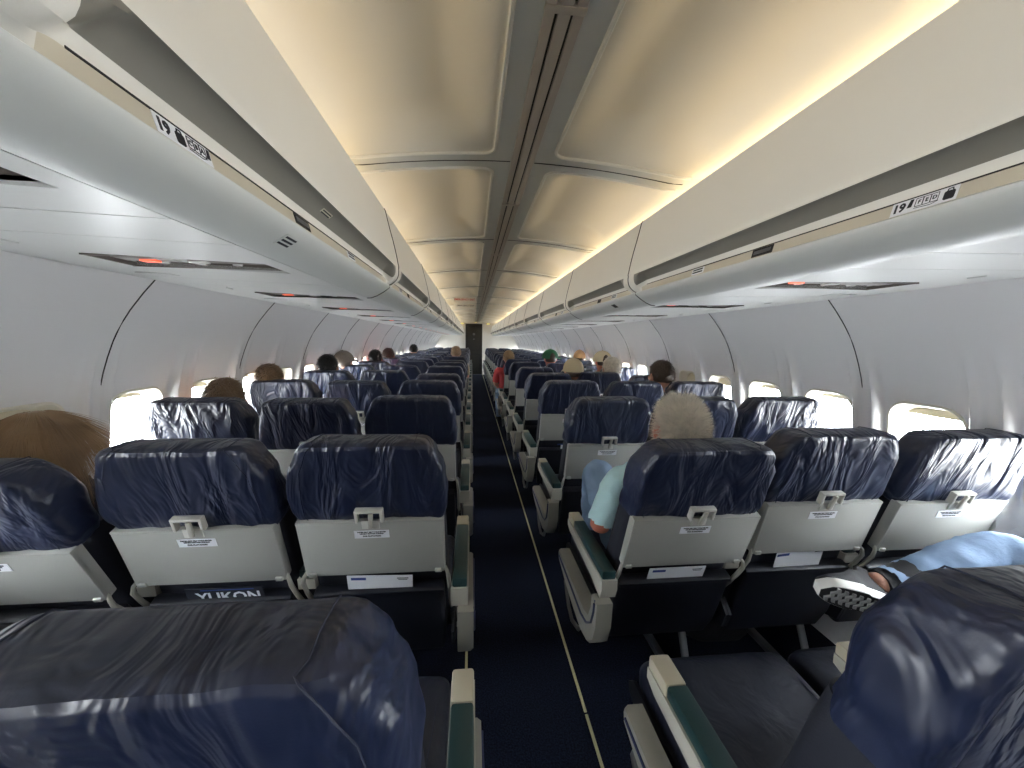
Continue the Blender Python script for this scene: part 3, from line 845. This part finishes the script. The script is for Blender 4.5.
for side in (-1, 1):
    for k in range(NR):
        for pos in range(3):
            a = ANG.get((side, k, pos), 17+rnd.choice((0, 0, 0, -1, 1, 1.5, 4 if k > 1 else 0)))
            ry = (.555 if side > 0 else .555) if k == 0 else 1.32+.77*(k-1)
            s = seat(side, pos, k, ry, a, (k*5+pos*3+(side > 0)) % 5 if k < 6 else k % 5, detail=k < 7)
            SEATS[(side, k, pos)] = (s, a)
            sn = 'left' if side < 0 else 'right'
            lb = special.get((side, k, pos)) or ('navy leather %s seat on the %s side, %s' % (PN[pos], sn, 'nearest row, at the frame edge' if k == 0 else '%s row ahead' % ORD[k-1]))
            tag(s, lb, 'seat', 'navy leather seats %s of the aisle' % sn)
def backpt(key, x, y, s):
    o, a = SEATS[key]; return Vector(o.location)+Vector((0, 0, PZ))+Euler((rad(a), 0, 0)).to_matrix() @ Vector((x, y, s))
def cardin(key, x, w, h, s, m, name, label, cat, extra=None, tilt=0.0, y=-.089+.0):
    o, a = SEATS[key]
    t = empty(name); t.location = backpt(key, x, -.076, s); t.rotation_euler = (rad(a), tilt, 0)
    link('sheet', MB().box((0, 0, 0), (w, .003, h), bev=.001, seg=1), m, t)
    if extra: extra(t)
    return tag(t, label, cat)
def ex_card(t):
    b = MB(); b.box((-.065, -.002, .072), (.045, .0008, .010)); link('printing', b, 'inkblue', t)
    b = MB(); b.box((.07, -.002, .074), (.035, .0008, .003)); b.box((.07, -.002, .068), (.028, .0008, .002)); link('fine_print', b, 'ink', t)
def ex_mag(t):
    link('masthead', xf(text_mb('YUKON', .051, .001), Matrix.Translation((.01, -.0022, .062)) @ Matrix.Rotation(rad(90), 4, 'X')), 'white', t)
    b = MB(); b.box((.01, -.0022, .093), (.15, .0008, .003)); link('cover_line', b, 'inkblue', t)
cardin((-1, 1, 0), .0, .20, .17, .195, 'white', 'safety_card', 'white safety card in the pocket of the nearest left aisle seat', 'card', ex_card, rad(2))
cardin((-1, 1, 1), .01, .22, .20, .165, 'seatcloth', 'magazine', 'dark magazine titled YUKON in the left middle seat pocket', 'magazine', ex_mag)
cardin((1, 1, 0), .0, .20, .17, .190, 'white', 'safety_card', 'white card edge below the tray of the grey-haired man\'s seat', 'card', ex_card)
cardin((1, 1, 1), .0, .18, .17, .215, 'white', 'safety_card', 'white card in the pocket of the empty right middle seat', 'card', ex_card, rad(-5))
cardin((1, 3, 0), .02, .12, .15, .19, 'white', 'safety_card', 'white card in the pocket of the third right aisle seat', 'card', ex_card)
# ------------------------------------------------------------------ people
def skin_mesh(pts, edges, rads, sub=1):
    """pts: dict name->pos, rads: dict name->(rx, ry) or r"""
    names = list(pts); idx = {n: i for i, n in enumerate(names)}
    me = bpy.data.meshes.new('body'); me.from_pydata([tuple(pts[n]) for n in names], [(idx[a], idx[b_]) for a, b_ in edges], [])
    o = bpy.data.objects.new('body', me); COL.objects.link(o)
    md = o.modifiers.new('skin', 'SKIN'); md.use_smooth_shade = True; md.branch_smoothing = .6
    for i, n in enumerate(names):
        r = rads[n]; r = r if isinstance(r, tuple) else (r, r)
        me.skin_vertices[0].data[i].radius = r; me.skin_vertices[0].data[i].use_root = (i == 0)
    sb = o.modifiers.new('sub', 'SUBSURF'); sb.levels = sub; sb.render_levels = sub
    dg = bpy.context.evaluated_depsgraph_get(); dg.update()
    m2 = bpy.data.meshes.new_from_object(o.evaluated_get(dg)); bpy.data.objects.remove(o); bpy.data.meshes.remove(me)
    mb = MB(); mb.add([v.co.copy() for v in m2.vertices], [tuple(p.vertices) for p in m2.polygons]); bpy.data.meshes.remove(m2)
    return mb
def remesh(mb, vox, name):
    me = mb.mesh(name); o = bpy.data.objects.new('tmp', me); COL.objects.link(o)
    r = o.modifiers.new('r', 'REMESH'); r.mode = 'VOXEL'; r.voxel_size = vox; r.use_smooth_shade = True
    s = o.modifiers.new('s', 'SMOOTH'); s.iterations = 3; s.factor = .5
    dg = bpy.context.evaluated_depsgraph_get(); dg.update()
    m2 = bpy.data.meshes.new_from_object(o.evaluated_get(dg)); bpy.data.objects.remove(o); bpy.data.meshes.remove(me)
    for p in m2.polygons: p.use_smooth = True
    return m2
def head_mb(c, yaw=0):
    b = MB()
    b.ball((0, 0, .01), (.074, .094, .105), 28, 18)            # skull
    b.ball((0, .028, -.055), (.055, .062, .060), 20, 12)        # jaw
    b.tube([(0, .088, .015), (0, .108, -.022), (0, .098, -.032)], [.008, .014, .010], 8)   # nose
    b.box((0, .091, -.060), (.045, .010, .010), bev=.004)      # lips
    b.ball((0, .080, .038), (.060, .016, .012))               # brow
    for sx in (-1, 1):
        b.ball((sx*.076, -.006, -.005), (.010, .020, .032), 12, 8)
        b.ball((sx*.030, .084, .018), (.012, .010, .008), 10, 6)
        b.ball((sx*.045, .060, -.015), (.025, .025, .02), 12, 8)
    return xf(b, Matrix.Translation(c) @ Matrix.Rotation(yaw, 4, 'Z'))
def hand_pts(P, E_, R_, base, dirv, side, pref):
    """palm + four fingers + thumb as skinned chains"""
    d = Vector(dirv).normalized(); up = Vector((0, 0, 1)); w = d.cross(up).normalized()*side
    palm = Vector(base)+d*.05; P[pref+'palm'] = palm; R_[pref+'palm'] = (.034, .015); E_.append((pref+'wrist', pref+'palm'))
    for i, (off, ln) in enumerate(((-.030, .066), (-.010, .076), (.010, .072), (.030, .056))):
        a = palm+w*off+d*.035; b_ = a+d*ln*.5-up*.004; c = b_+d*ln*.4-up*.022
        for nme, p, r in (('a', a, .0105), ('b', b_, .009), ('c', c, .0075)): P[pref+'f%d%s' % (i, nme)] = p; R_[pref+'f%d%s' % (i, nme)] = r
        E_ += [(pref+'palm', pref+'f%da' % i), (pref+'f%da' % i, pref+'f%db' % i), (pref+'f%db' % i, pref+'f%dc' % i)]
    t1 = palm-w*.045-d*.015; t2 = t1-w*.012+d*.035-up*.01
    P[pref+'t1'] = t1; R_[pref+'t1'] = .012; P[pref+'t2'] = t2; R_[pref+'t2'] = .009; E_ += [(pref+'palm', pref+'t1'), (pref+'t1', pref+'t2')]
def figure(J, head, yaw, vox):
    """J joints: pelvis, waist, chest, neck, (l/r) shoulder elbow wrist hip knee ankle toe"""
    P, E_, R_ = {}, [], {}
    body_r = dict(pelvis=(.135, .10), waist=(.125, .09), chest=(.145, .10), neck=(.062, .062), skull=(.05, .05))
    for n in ('pelvis', 'waist', 'chest', 'neck'): P[n] = J[n]; R_[n] = body_r[n]
    P['skull'] = Vector(head)-Vector((0, .005, .05)); R_['skull'] = (.05, .05)
    E_ += [('pelvis', 'waist'), ('waist', 'chest'), ('chest', 'neck'), ('neck', 'skull')]
    for s_ in 'lr':
        for n, r in (('shoulder', .056), ('elbow', .042), ('wrist', .028), ('hip', .088), ('knee', .060), ('ankle', .040), ('toe', .032)):
            P[s_+n] = J[s_+n]; R_[s_+n] = r
        E_ += [('chest', s_+'shoulder'), (s_+'shoulder', s_+'elbow'), (s_+'elbow', s_+'wrist'), ('pelvis', s_+'hip'), (s_+'hip', s_+'knee'), (s_+'knee', s_+'ankle'), (s_+'ankle', s_+'toe')]
        dv = Vector(J[s_+'wrist'])-Vector(J[s_+'elbow'])
        hand_pts(P, E_, R_, J[s_+'wrist'], dv, 1 if s_ == 'l' else -1, s_)
    b = skin_mesh(P, E_, R_)
    return remesh(join(b, head_mb(head, yaw)), vox, 'person_body')
def clothes(J, body):
    """shirt and trousers cut from the body's own surface, pushed outward with folds"""
    V = lambda n: Vector(J[n])
    segs = [('t', V('pelvis'), V('waist'), .13), ('t', V('waist'), V('chest'), .13), ('t', V('chest'), V('neck'), .11), ('n', V('neck'), V('neck')+Vector((0, -.01, .10)), .06)]
    for s_ in 'lr':
        S_, E, W_ = V(s_+'shoulder'), V(s_+'elbow'), V(s_+'wrist'); K, A_, Hh = V(s_+'knee'), V(s_+'ankle'), V(s_+'hip')
        segs += [('t', V('chest'), S_, .08), ('t', S_, S_.lerp(E, .82), .05), ('n', S_.lerp(E, .90), E, .05), ('n', E, W_, .04), ('n', W_, W_+(W_-E).normalized()*.18, .03)]
        segs += [('l', V('pelvis'), Hh, .12), ('l', Hh, K, .085), ('l', K, K.lerp(A_, .93), .06), ('n', A_, V(s_+'toe'), .04)]
    def near(p):
        best = None
        for kd, a, b_, r in segs:
            ab = b_-a; t = max(0, min(1, (p-a).dot(ab)/max(1e-9, ab.length_squared))); d = (p-a-ab*t).length-r
            if best is None or d < best[0]: best = (d, kd)
        return best[1]
    kinds = [near(v.co) for v in body.vertices]
    out = []
    for want, off in (('t', .008), ('l', .009)):
        use = {}; vs = []; fs = []
        ok = lambda i: kinds[i] == want or (want == 't' and kinds[i] == 'l' and body.vertices[i].co.z > J['pelvis'][2]+.05) or (want == 'l' and kinds[i] == 't' and body.vertices[i].co.z < J['pelvis'][2]+.09 and body.vertices[i].co.y > -.2)
        def g(i):
            if i not in use:
                v = body.vertices[i]; c = v.co
                w = noise.noise(Vector((c.x*16, c.y*12, c.z*22)))+.5*noise.noise(Vector((c.x*34+c.z*20, c.y*26, c.z*30)))
                use[i] = len(vs); vs.append(c+v.normal*(off+.004+.006*w))
            return use[i]
        for p in body.polygons:
            if all(ok(i) for i in p.vertices) and body.vertices[p.vertices[0]].co.z < J['neck'][2]+.012: fs.append(tuple(g(i) for i in p.vertices))
        mb = MB(); mb.add(vs, fs); out.append(mb.mesh('cloth', angle=80))
    return out
def shoes(J):
    b = MB()
    for s_ in 'lr':
        a = Vector(J[s_+'ankle']); t = Vector(J[s_+'toe']); d = (t-a); d.z = 0; d.normalize()
        b.tube([a-d*.05+Vector((0, 0, -.045)), a+Vector((0, 0, -.03)), a+d*.09+Vector((0, 0, -.045)), a+d*.17+Vector((0, 0, -.055))], [.030, .045, .040, .026], 12)
    return b
SIT = dict(pelvis=(0, .10, .545), waist=(0, .045, .68), chest=(0, -.005, .84), neck=(0, -.035, .985),
           lshoulder=(-.165, -.02, .925), lelbow=(-.19, .05, .70), lwrist=(-.12, .25, .625), rshoulder=(.165, -.02, .925), relbow=(.19, .05, .70), rwrist=(.12, .25, .625),
           lhip=(-.09, .13, .545), lknee=(-.10, .50, .52), lankle=(-.10, .50, .10), ltoe=(-.11, .62, .05), rhip=(.09, .13, .545), rknee=(.10, .50, .52), rankle=(.10, .50, .10), rtoe=(.11, .62, .05))
GH = (0, -.075, 1.105)
generic = figure(SIT, GH, 0, .010); g_top, g_tr = clothes(SIT, generic); g_sh = shoes(SIT).mesh('shoes')
def strands(c, R3, n, length, flow, width=.0011, rng=None, zmin=-.6, yface=.35, seed=1, seg=3, jitter=.35):
    rg = random.Random(seed); mb = MB(); c = Vector(c); vs = []; fs = []
    for _ in range(n):
        while True:
            z = rg.uniform(-1, 1); t = rg.uniform(0, 2*math.pi); r = math.sqrt(1-z*z); p = Vector((r*math.cos(t), r*math.sin(t), z))
            if p.z < zmin or p.z > .96: continue
            if p.y > yface and p.z < .45: continue
            break
        root = Vector((p.x*R3[0], p.y*R3[1], p.z*R3[2])); nrm = Vector((p.x/R3[0], p.y/R3[1], p.z/R3[2])).normalized()
        d = flow(p, nrm, rg)+Vector((rg.uniform(-1, 1), rg.uniform(-1, 1), rg.uniform(-1, 1)))*jitter; d.normalize()
        L = length*rg.uniform(.6, 1.15); side_ = d.cross(nrm).normalized()*width; cur = c+root; i0 = len(vs)
        for s_ in range(seg+1):
            k = 1-.85*s_/seg; vs += [cur+side_*k, cur-side_*k, cur+nrm*width*k]
            d = (d+flow(p, nrm, rg)*.25+Vector((0, 0, -.10))).normalized(); cur = cur+d*L/seg
        for s_ in range(seg):
            for j in range(3):
                a = i0+s_*3+j; b_ = i0+s_*3+(j+1) % 3; fs.append((a, b_, b_+3, a+3))
    mb.add(vs, fs); return mb
def fl_short(p, n, rg): return n*.5+Vector((0, -.25, -.45))+Vector((n.x*.2, 0, 0))
def fl_spiky(p, n, rg): return n*.9+Vector((0, .05, .35))
def fl_long(p, n, rg):
    t = Vector((p.x*.5, -.25, -1.0)); t -= n*t.dot(n)*.95; return t+n*.06
def hair_mb(style, seed=1, big=1.0):
    b = MB(); c = Vector((0, -.006, .016))
    if style == 'short':
        s_ = MB(); s_.ball(c, (.079*big, .099*big, .109*big), 28, 18)
        for v in s_.v:
            q = v-c; v += q.normalized()*.004*noise.noise(q*40+Vector((seed, 0, 0)))
            if v.y > .05 and v.z < .05: v.y -= .05; v.x *= .9
            if v.z < -.03: v.y -= 0; v.z = -.03+(v.z+.03)*.45; 
        b = join(s_, strands(c, (.078*big, .098*big, .108*big), 1300, .022, fl_short, .0016, seed=seed, zmin=-.35))
    elif style == 'crop':
        b.ball(c, (.077, .096, .104), 28, 18)
        for v in b.v:
            if v.y > .05 and v.z < .05: v.y -= .05; v.x *= .9
            if v.z < -.03: v.z = -.03+(v.z+.03)*.45
    elif style == 'spiky':
        s_ = MB(); s_.ball(c, (.0755, .0955, .1055), 28, 18)
        for v in s_.v:
            if v.y > .045 and v.z < .06: v.y -= .06; v.x *= .85
            if v.z < -.02: v.z = -.02+(v.z+.02)*.4
        b = join(s_, strands(c, (.074, .094, .104), 5600, .026, fl_spiky, .0010, seed=seed, zmin=-.55, seg=2, jitter=.5),
                 strands(c, (.074, .094, .104), 3000, .018, fl_short, .0010, seed=seed+1, zmin=-.65, seg=2))
    elif style == 'long':
        s_ = MB(); s_.ball(c, (.080, .100, .110), 28, 18)
        for v in s_.v:
            if v.z < c.z:
                t = (c.z-v.z)/.112; v.z -= .13*t; v.y -= .012*t; v.x *= 1+.06*t
                if v.y > .02: v.y = .02+(v.y-.02)*.2
            v += (v-c).normalized()*.004*noise.noise((v-c)*30+Vector((seed, 0, 0)))
        b = join(s_, strands(c, (.085, .103, .113), 3600, .20, fl_long, .0013, seed=seed, zmin=-.3, seg=7, jitter=.04, yface=.3))
    return b
def cap_mb():
    b = MB(); rings = []
    for i in range(9):
        t = i/8*math.pi/2; rings.append([( .084*math.cos(t)*math.cos(2*math.pi*j/28), -.004+.104*math.cos(t)*math.sin(2*math.pi*j/28), .025+.098*math.sin(t)) for j in range(28)] if i < 8 else [(.004*math.cos(2*math.pi*j/28), -.004+.004*math.sin(2*math.pi*j/28), .123) for j in range(28)])
    rings = [[(x*1.0, y, z-.018) for x, y, z in rings[0]]]+rings
    b.loft(rings, False, True); b.ball((0, -.004, .124), (.008, .008, .005), 10, 6); return b
def visor_mb():
    b = MB()
    for dz, in ((0,),):
        rows = []
        for i in range(7):
            a = rad(-55+110*i/6); rows.append([(math.sin(a)*(.080+.0*k), .08*math.cos(a)+.012+.065*k/3*math.cos(a*.9), .028-.018*(k/3)-.02*abs(math.sin(a))**2) for k in range(4)])
        up = [[(x, y, z+.004) for x, y, z in r] for r in rows]
        b.loft([r+list(reversed(u)) for r, u in zip(rows, up)])
    return b
def setobjm(o, m):
    if not o.data.materials: o.data.materials.append(M[m])
    o.material_slots[0].link = 'OBJECT'; o.material_slots[0].material = M[m]
hairmesh = {}
def hm(style, seed):
    if (style, seed) not in hairmesh: hairmesh[(style, seed)] = hair_mb(style, seed).mesh('hair')
    return hairmesh[(style, seed)]
eyeme = MB().ball((0, 0, 0), (.011, .008, .007), 12, 8).mesh('eye')
def eyes(t, c, yaw=0):
    for sx in (-1, 1):
        p = Matrix.Rotation(yaw, 3, 'Z') @ Vector((sx*.030, .088, .018)); o = link('eye', eyeme, None, t, loc=Vector(c)+p); setobjm(o, 'hairblack')
capme = cap_mb().mesh('cap'); visme = visor_mb().mesh('visor')
def person(head, label, hair='hairbrown', style='short', shirt='darkcloth', cap=None, visor=0.0, scale=1.0, seed=1, skinm='skin', rz=0):
    """generic seated person; head = world position of the head centre"""
    hx, hy, hz = head
    t = empty('person', (hx-GH[0], hy-GH[1], max(-.085, min(.06, hz-GH[2]))), 0)
    if abs(hx) > 1.41:
        sg = 1 if hx > 0 else -1; t.rotation_euler = (0, math.asin((abs(hx)-1.41)/1.105)*sg, 0); t.location.x = sg*1.41
    tag(t, label, 'person', 'seated passengers')
    o = link('body', generic, None, t); setobjm(o, skinm)
    o = link('shirt', g_top, None, t); setobjm(o, shirt)
    o = link('trousers', g_tr, None, t); setobjm(o, 'denim' if seed % 2 else 'darkcloth')
    o = link('shoes', g_sh, None, t); setobjm(o, 'shoe')
    hp = (GH[0], GH[1], GH[2]); eyes(t, hp)
    o = link('hair', hm('crop' if cap else style, seed % 3), None, t, loc=hp, rot=(0, 0, rz)); setobjm(o, hair)
    if cap:
        o = link('cap', capme, None, t, loc=(hp[0], hp[1], hp[2]+.000), rot=(0, 0, visor)); o.scale = (1.09, 1.09, 1.08); setobjm(o, cap)
        v = link('visor', visme, None, o); setobjm(v, cap)
    return t
person((-1.47, 1.25, .985), 'passenger with long blond-brown hair at the nearest left window seat', 'hairblond', 'long', 'darkcloth', seed=2)
person((-1.42, 2.03, 1.045), 'passenger with mid brown hair at the second left window seat', 'hairmid', 'short', 'olive', seed=3)
person((-1.53, 2.69, 1.08), 'passenger with tousled brown hair leaning on the left wall, third row ahead', 'hairmid', 'short', 'darkcloth', seed=4)
person((-1.45, 3.50, 1.11), 'passenger with black hair at the fourth left window seat', 'hairblack', 'short', 'darkcloth', seed=5)
person((-1.53, 4.18, 1.12), 'passenger in dull grey cap at the fifth left window seat', 'hairash', 'short', 'olive', cap='hairash', visor=rad(-30), seed=6)
person((-1.42, 5.04, 1.115), 'passenger with black hair at the sixth left window seat', 'hairblack', 'short', 'red', seed=7)
person((-1.42, 5.81, 1.12), 'passenger with dark brown hair at the seventh left window seat', 'hairbrown', 'short', 'olive', seed=8)
person((-1.40, 8.12, 1.15), 'far passenger with black hair at a left window seat', 'hairblack', 'short', 'darkcloth', seed=9)
person((-.475, 6.62, 1.15), 'passenger with blond hair at an aisle seat left of the aisle', 'hairblond', 'short', 'olive', seed=10)
person((1.19, 2.72, 1.125), 'passenger with thick dark brown hair leaning inboard, third row right', 'hairbrown', 'short', 'darkcloth', seed=11, rz=.2)
person((1.29, 4.30, 1.145), 'passenger in beige cap turned sideways near a right window', 'hairbrown', 'short', 'olive', cap='capbeige', visor=rad(-75), seed=12, skinm='skinred')
person((1.10, 3.50, 1.115), 'passenger with pale sandy hair in the fourth right middle seat', 'hairgrey', 'short', 'olive', seed=13)
person((.73, 3.49, 1.09), 'passenger in sand-coloured cap just right of the green cap', 'hairash', 'short', 'darkcloth', cap='capbeige', visor=rad(10), seed=14)
person((.83, 5.04, 1.14), 'passenger in green baseball cap, sixth row right', 'hairbrown', 'short', 'white', cap='capgreen', visor=rad(-70), seed=15, skinm='skinred')
person((1.44, 5.81, 1.12), 'passenger in sandy orange cap at the seventh right window seat', 'hairbrown', 'short', 'darkcloth', cap='caporange', seed=16)
person((.35, 5.83, 1.11), 'passenger in coral top with blond hair leaning into the aisle', 'hairblond', 'short', 'red', seed=17)

# grey-haired man in the nearest right aisle seat
t = tag(empty('person', (.5, 1.32, 0)), 'grey-haired man in pale aqua shirt and light jeans, knee raised', 'person', 'seated passengers')
J = dict(pelvis=(0, .10, .545), waist=(-.015, .06, .68), chest=(-.03, .02, .83), neck=(-.015, -.045, .975),
         lshoulder=(-.155, .02, .875), lelbow=(-.232, .015, .672), lwrist=(-.11, .19, .70), rshoulder=(.135, .03, .90), relbow=(.19, .08, .68), rwrist=(.07, .26, .64),
         lhip=(-.09, .13, .545), lknee=(-.15, .30, .83), lankle=(-.12, .42, .47), ltoe=(-.11, .50, .40), rhip=(.09, .13, .545), rknee=(.10, .48, .60), rankle=(.10, .50, .14), rtoe=(.11, .58, .09))
J['ltoe'] = (-.11, .52, .43)
HA = (-.005, -.105, 1.072)
bd = figure(J, HA, rad(-8), .0085); link('body', setm(bd, M['skinred']), None, t)
a_, b_ = clothes(J, bd); link('shirt', setm(a_, M['aqua']), None, t); link('jeans', setm(b_, M['denim']), None, t)
link('shoes', shoes(J).mesh('shoes'), 'shoe', t); eyes(t, HA, rad(-8))
link('hair', hm('spiky', 5).copy(), 'hairgrey', t, loc=HA)
# passenger beside the right window in the nearest row: only knee and shoe show
t = tag(empty('person', (1.42, .55, 0)), 'person at the right edge, denim leg crossed with black shoe showing', 'person', 'seated passengers')
J = dict(SIT); J.update(pelvis=(.0, .06, .545), waist=(.02, -.0, .68), chest=(.02, -.06, .84), neck=(.02, -.10, .985), lshoulder=(-.14, -.07, .925), rshoulder=(.175, -.07, .925), lelbow=(-.2, .0, .70), relbow=(.21, .0, .70), lwrist=(-.1, .18, .64), rwrist=(.10, .16, .66),
    rhip=(.09, .08, .56), rknee=(.04, .43, .755), rankle=(-.36, .425, .65), rtoe=(-.44, .415, .67), lhip=(-.09, .08, .545), lknee=(-.16, .44, .52), lankle=(-.16, .46, .10), ltoe=(-.17, .56, .06))
HB = (.02, -.13, 1.105)
bd = figure(J, HB, 0, .010); link('body', setm(bd, M['skin']), None, t)
a_, b_ = clothes(J, bd); link('shirt', setm(a_, M['darkcloth']), None, t); link('jeans', setm(b_, M['denim']), None, t)
link('hair', hm('short', 1).copy(), 'hairbrown', t, loc=HB)
sk = MB(); sk.tube([Vector(J['rknee']).lerp(Vector(J['rankle']), q_) for q_ in (.80, .92, 1.0)]+[Vector(J['rankle'])+Vector((-.04, -.004, .0))], [.050, .049, .048, .044], 14); link('sock', sk, 'shoe', t)
# the crossed shoe: local X heel->toe, Z sole->upper
def outline(t_):   # half width along the shoe 0 heel .. 1 toe
    return .030+.012*math.sin(t_*math.pi*1.0)+(.004 if t_ > .5 else -.002)*math.sin(t_*math.pi)
def shoe_ring(z, grow=0, L=.275):
    pts = []; n = 16
    for i in range(n+1): 
        a = i/n; x = L*a; w = (outline(a)+grow)*math.sqrt(max(0, 1-(2*a-1)**8)); pts.append((x, w, z+.018*max(0, a-.75)*4*.25))
    for i in range(n-1, 0, -1):
        a = i/n; x = L*a; w = (outline(a)+grow)*math.sqrt(max(0, 1-(2*a-1)**8)); pts.append((x, -w, z+.018*max(0, a-.75)*4*.25))
    return pts
sh = empty('shoe_pivot'); sh.name = 'shoe'; sh.parent = t
mid = MB().loft([shoe_ring(.0), shoe_ring(.004, .002), shoe_ring(.026, .001), shoe_ring(.028, -.004)])
def upper():
    rings = []; base = shoe_ring(.026)
    for k in range(8):
        s_ = k/7; r = []
        for (x, y, z) in base:
            a = x/.275; top = .055+.035*(1-a) if a > .3 else .10
            zz = .026+(top)*math.sin(s_*math.pi/2)*(1-.45*sst(.35, 1, a)); sc = math.cos(s_*math.pi/2*.86)
            r.append((x if a < .35 else x-(x-.10)*(1-sc)*.55, y*sc, zz))
        rings.append(r)
    return MB().loft(rings)
link('shoe_upper', upper(), 'shoe', sh); link('midsole', mid, 'midsole', sh)
tr = MB()
for r_ in range(9):
    x0 = .022+r_*.026
    zig = [(x0+(.008 if i % 2 else -.002), -.030+.012*i) for i in range(6)]
    wmax = outline(x0/.275)-.004
    for i in range(5):
        (xa, ya), (xb, yb) = zig[i], zig[i+1]
        if abs(ya) > wmax or abs(yb) > wmax: continue
        tr.prism([(xa, ya), (xb, yb), (xb+.012, yb), (xa+.012, ya)], 'z', -.004, .001)
link('tread', tr, 'sole', sh)
link('outsole', MB().loft([shoe_ring(-.0015, -.002), shoe_ring(.0015, -.002)]), 'shoe', sh)
ex = Vector((-.93, -.02, .33)).normalized(); nz = Vector((.18, .86, .46)); nz = (nz-ex*nz.dot(ex)).normalized(); ey = nz.cross(ex)
mt = Matrix.Identity(4)
for i, v in enumerate((ex, ey, nz)):
    for j in range(3): mt[j][i] = v[j]
mt.translation = Vector((-.385, .37, .595)); sh.matrix_local = mt
# small bag on the floor under the right seats
bg = MB()
rings = []
for i, (z, w, d_) in enumerate(((.004, .30, .20), (.03, .34, .23), (.12, .35, .24), (.2, .32, .2), (.25, .24, .14), (.262, .15, .08))):
    rings.append([(x+.008*noise.noise(Vector((x*9, y*9, z*9))), y+.008*noise.noise(Vector((x*9+4, y*9, z*9))), z) for x, y in rrect(w, d_, d_*.4, 6)])
bg.loft(rings); bgo = empty('duffel_bag', (.95, 1.63, 0)); link('bag_body', bg, 'bag', bgo); link('bag_handle', MB().tube([(-.08, 0, .25), (-.06, 0, .285), (.06, 0, .285), (.08, 0, .25)], .008, 8), 'bag', bgo)
tag(bgo, 'dark soft bag on the floor under the right middle seat', 'bag')

# ------------------------------------------------------------------ light
def area(name, loc, rot, sx, sy, power, col, spread=180):
    l = bpy.data.lights.new(name, 'AREA'); l.shape = 'RECTANGLE'; l.size = sx; l.size_y = sy; l.energy = power; l.color = col; l.spread = rad(spread)
    o = bpy.data.objects.new(name, l); COL.objects.link(o); o.location = loc; o.rotation_euler = rot; o['kind'] = 'structure'; return o
Lc = Y1-Y0-.3
for sd in (-1, 1):
    area('cove_light', (sd*.80, (Y0+Y1)/2, 1.938), (0, rad(180)+sd*rad(15), 0), .03, Lc, COVE*Lc, (1, .76, .46))
for side, yc in portal_y:
    l = bpy.data.lights.new('window_portal', 'AREA'); l.shape = 'RECTANGLE'; l.size = WH*1.0; l.size_y = WW; l.cycles.is_portal = True
    o = bpy.data.objects.new('window_portal', l); COL.objects.link(o); o.location = (side*1.75, yc, WZ); o.rotation_euler = (0, rad(90)*side, 0); o['kind'] = 'structure'
w = bpy.data.worlds.new('sky'); S.world = w; w.use_nodes = True; nt = w.node_tree; bgn = nt.nodes['Background']
tc = nt.nodes.new('ShaderNodeTexCoord'); sp = nt.nodes.new('ShaderNodeSeparateXYZ'); nt.links.new(tc.outputs['Generated'], sp.inputs[0])
rp = nt.nodes.new('ShaderNodeValToRGB'); e = rp.color_ramp.elements; e[0].position = .40; e[0].color = (.46, .46, .46, 1); e[1].position = .62; e[1].color = (.95, .98, 1.0, 1)
mr = nt.nodes.new('ShaderNodeMapRange'); mr.inputs[1].default_value = -1; mr.inputs[2].default_value = 1; nt.links.new(sp.outputs[2], mr.inputs[0]); nt.links.new(mr.outputs[0], rp.inputs[0])
nt.links.new(rp.outputs[0], bgn.inputs['Color']); bgn.inputs['Strength'].default_value = SKY
S.view_settings.view_transform = 'Standard'; S.view_settings.look = 'None'; S.view_settings.gamma = 1; S.view_settings.exposure = EXPO; S.view_settings.use_curve_mapping = False
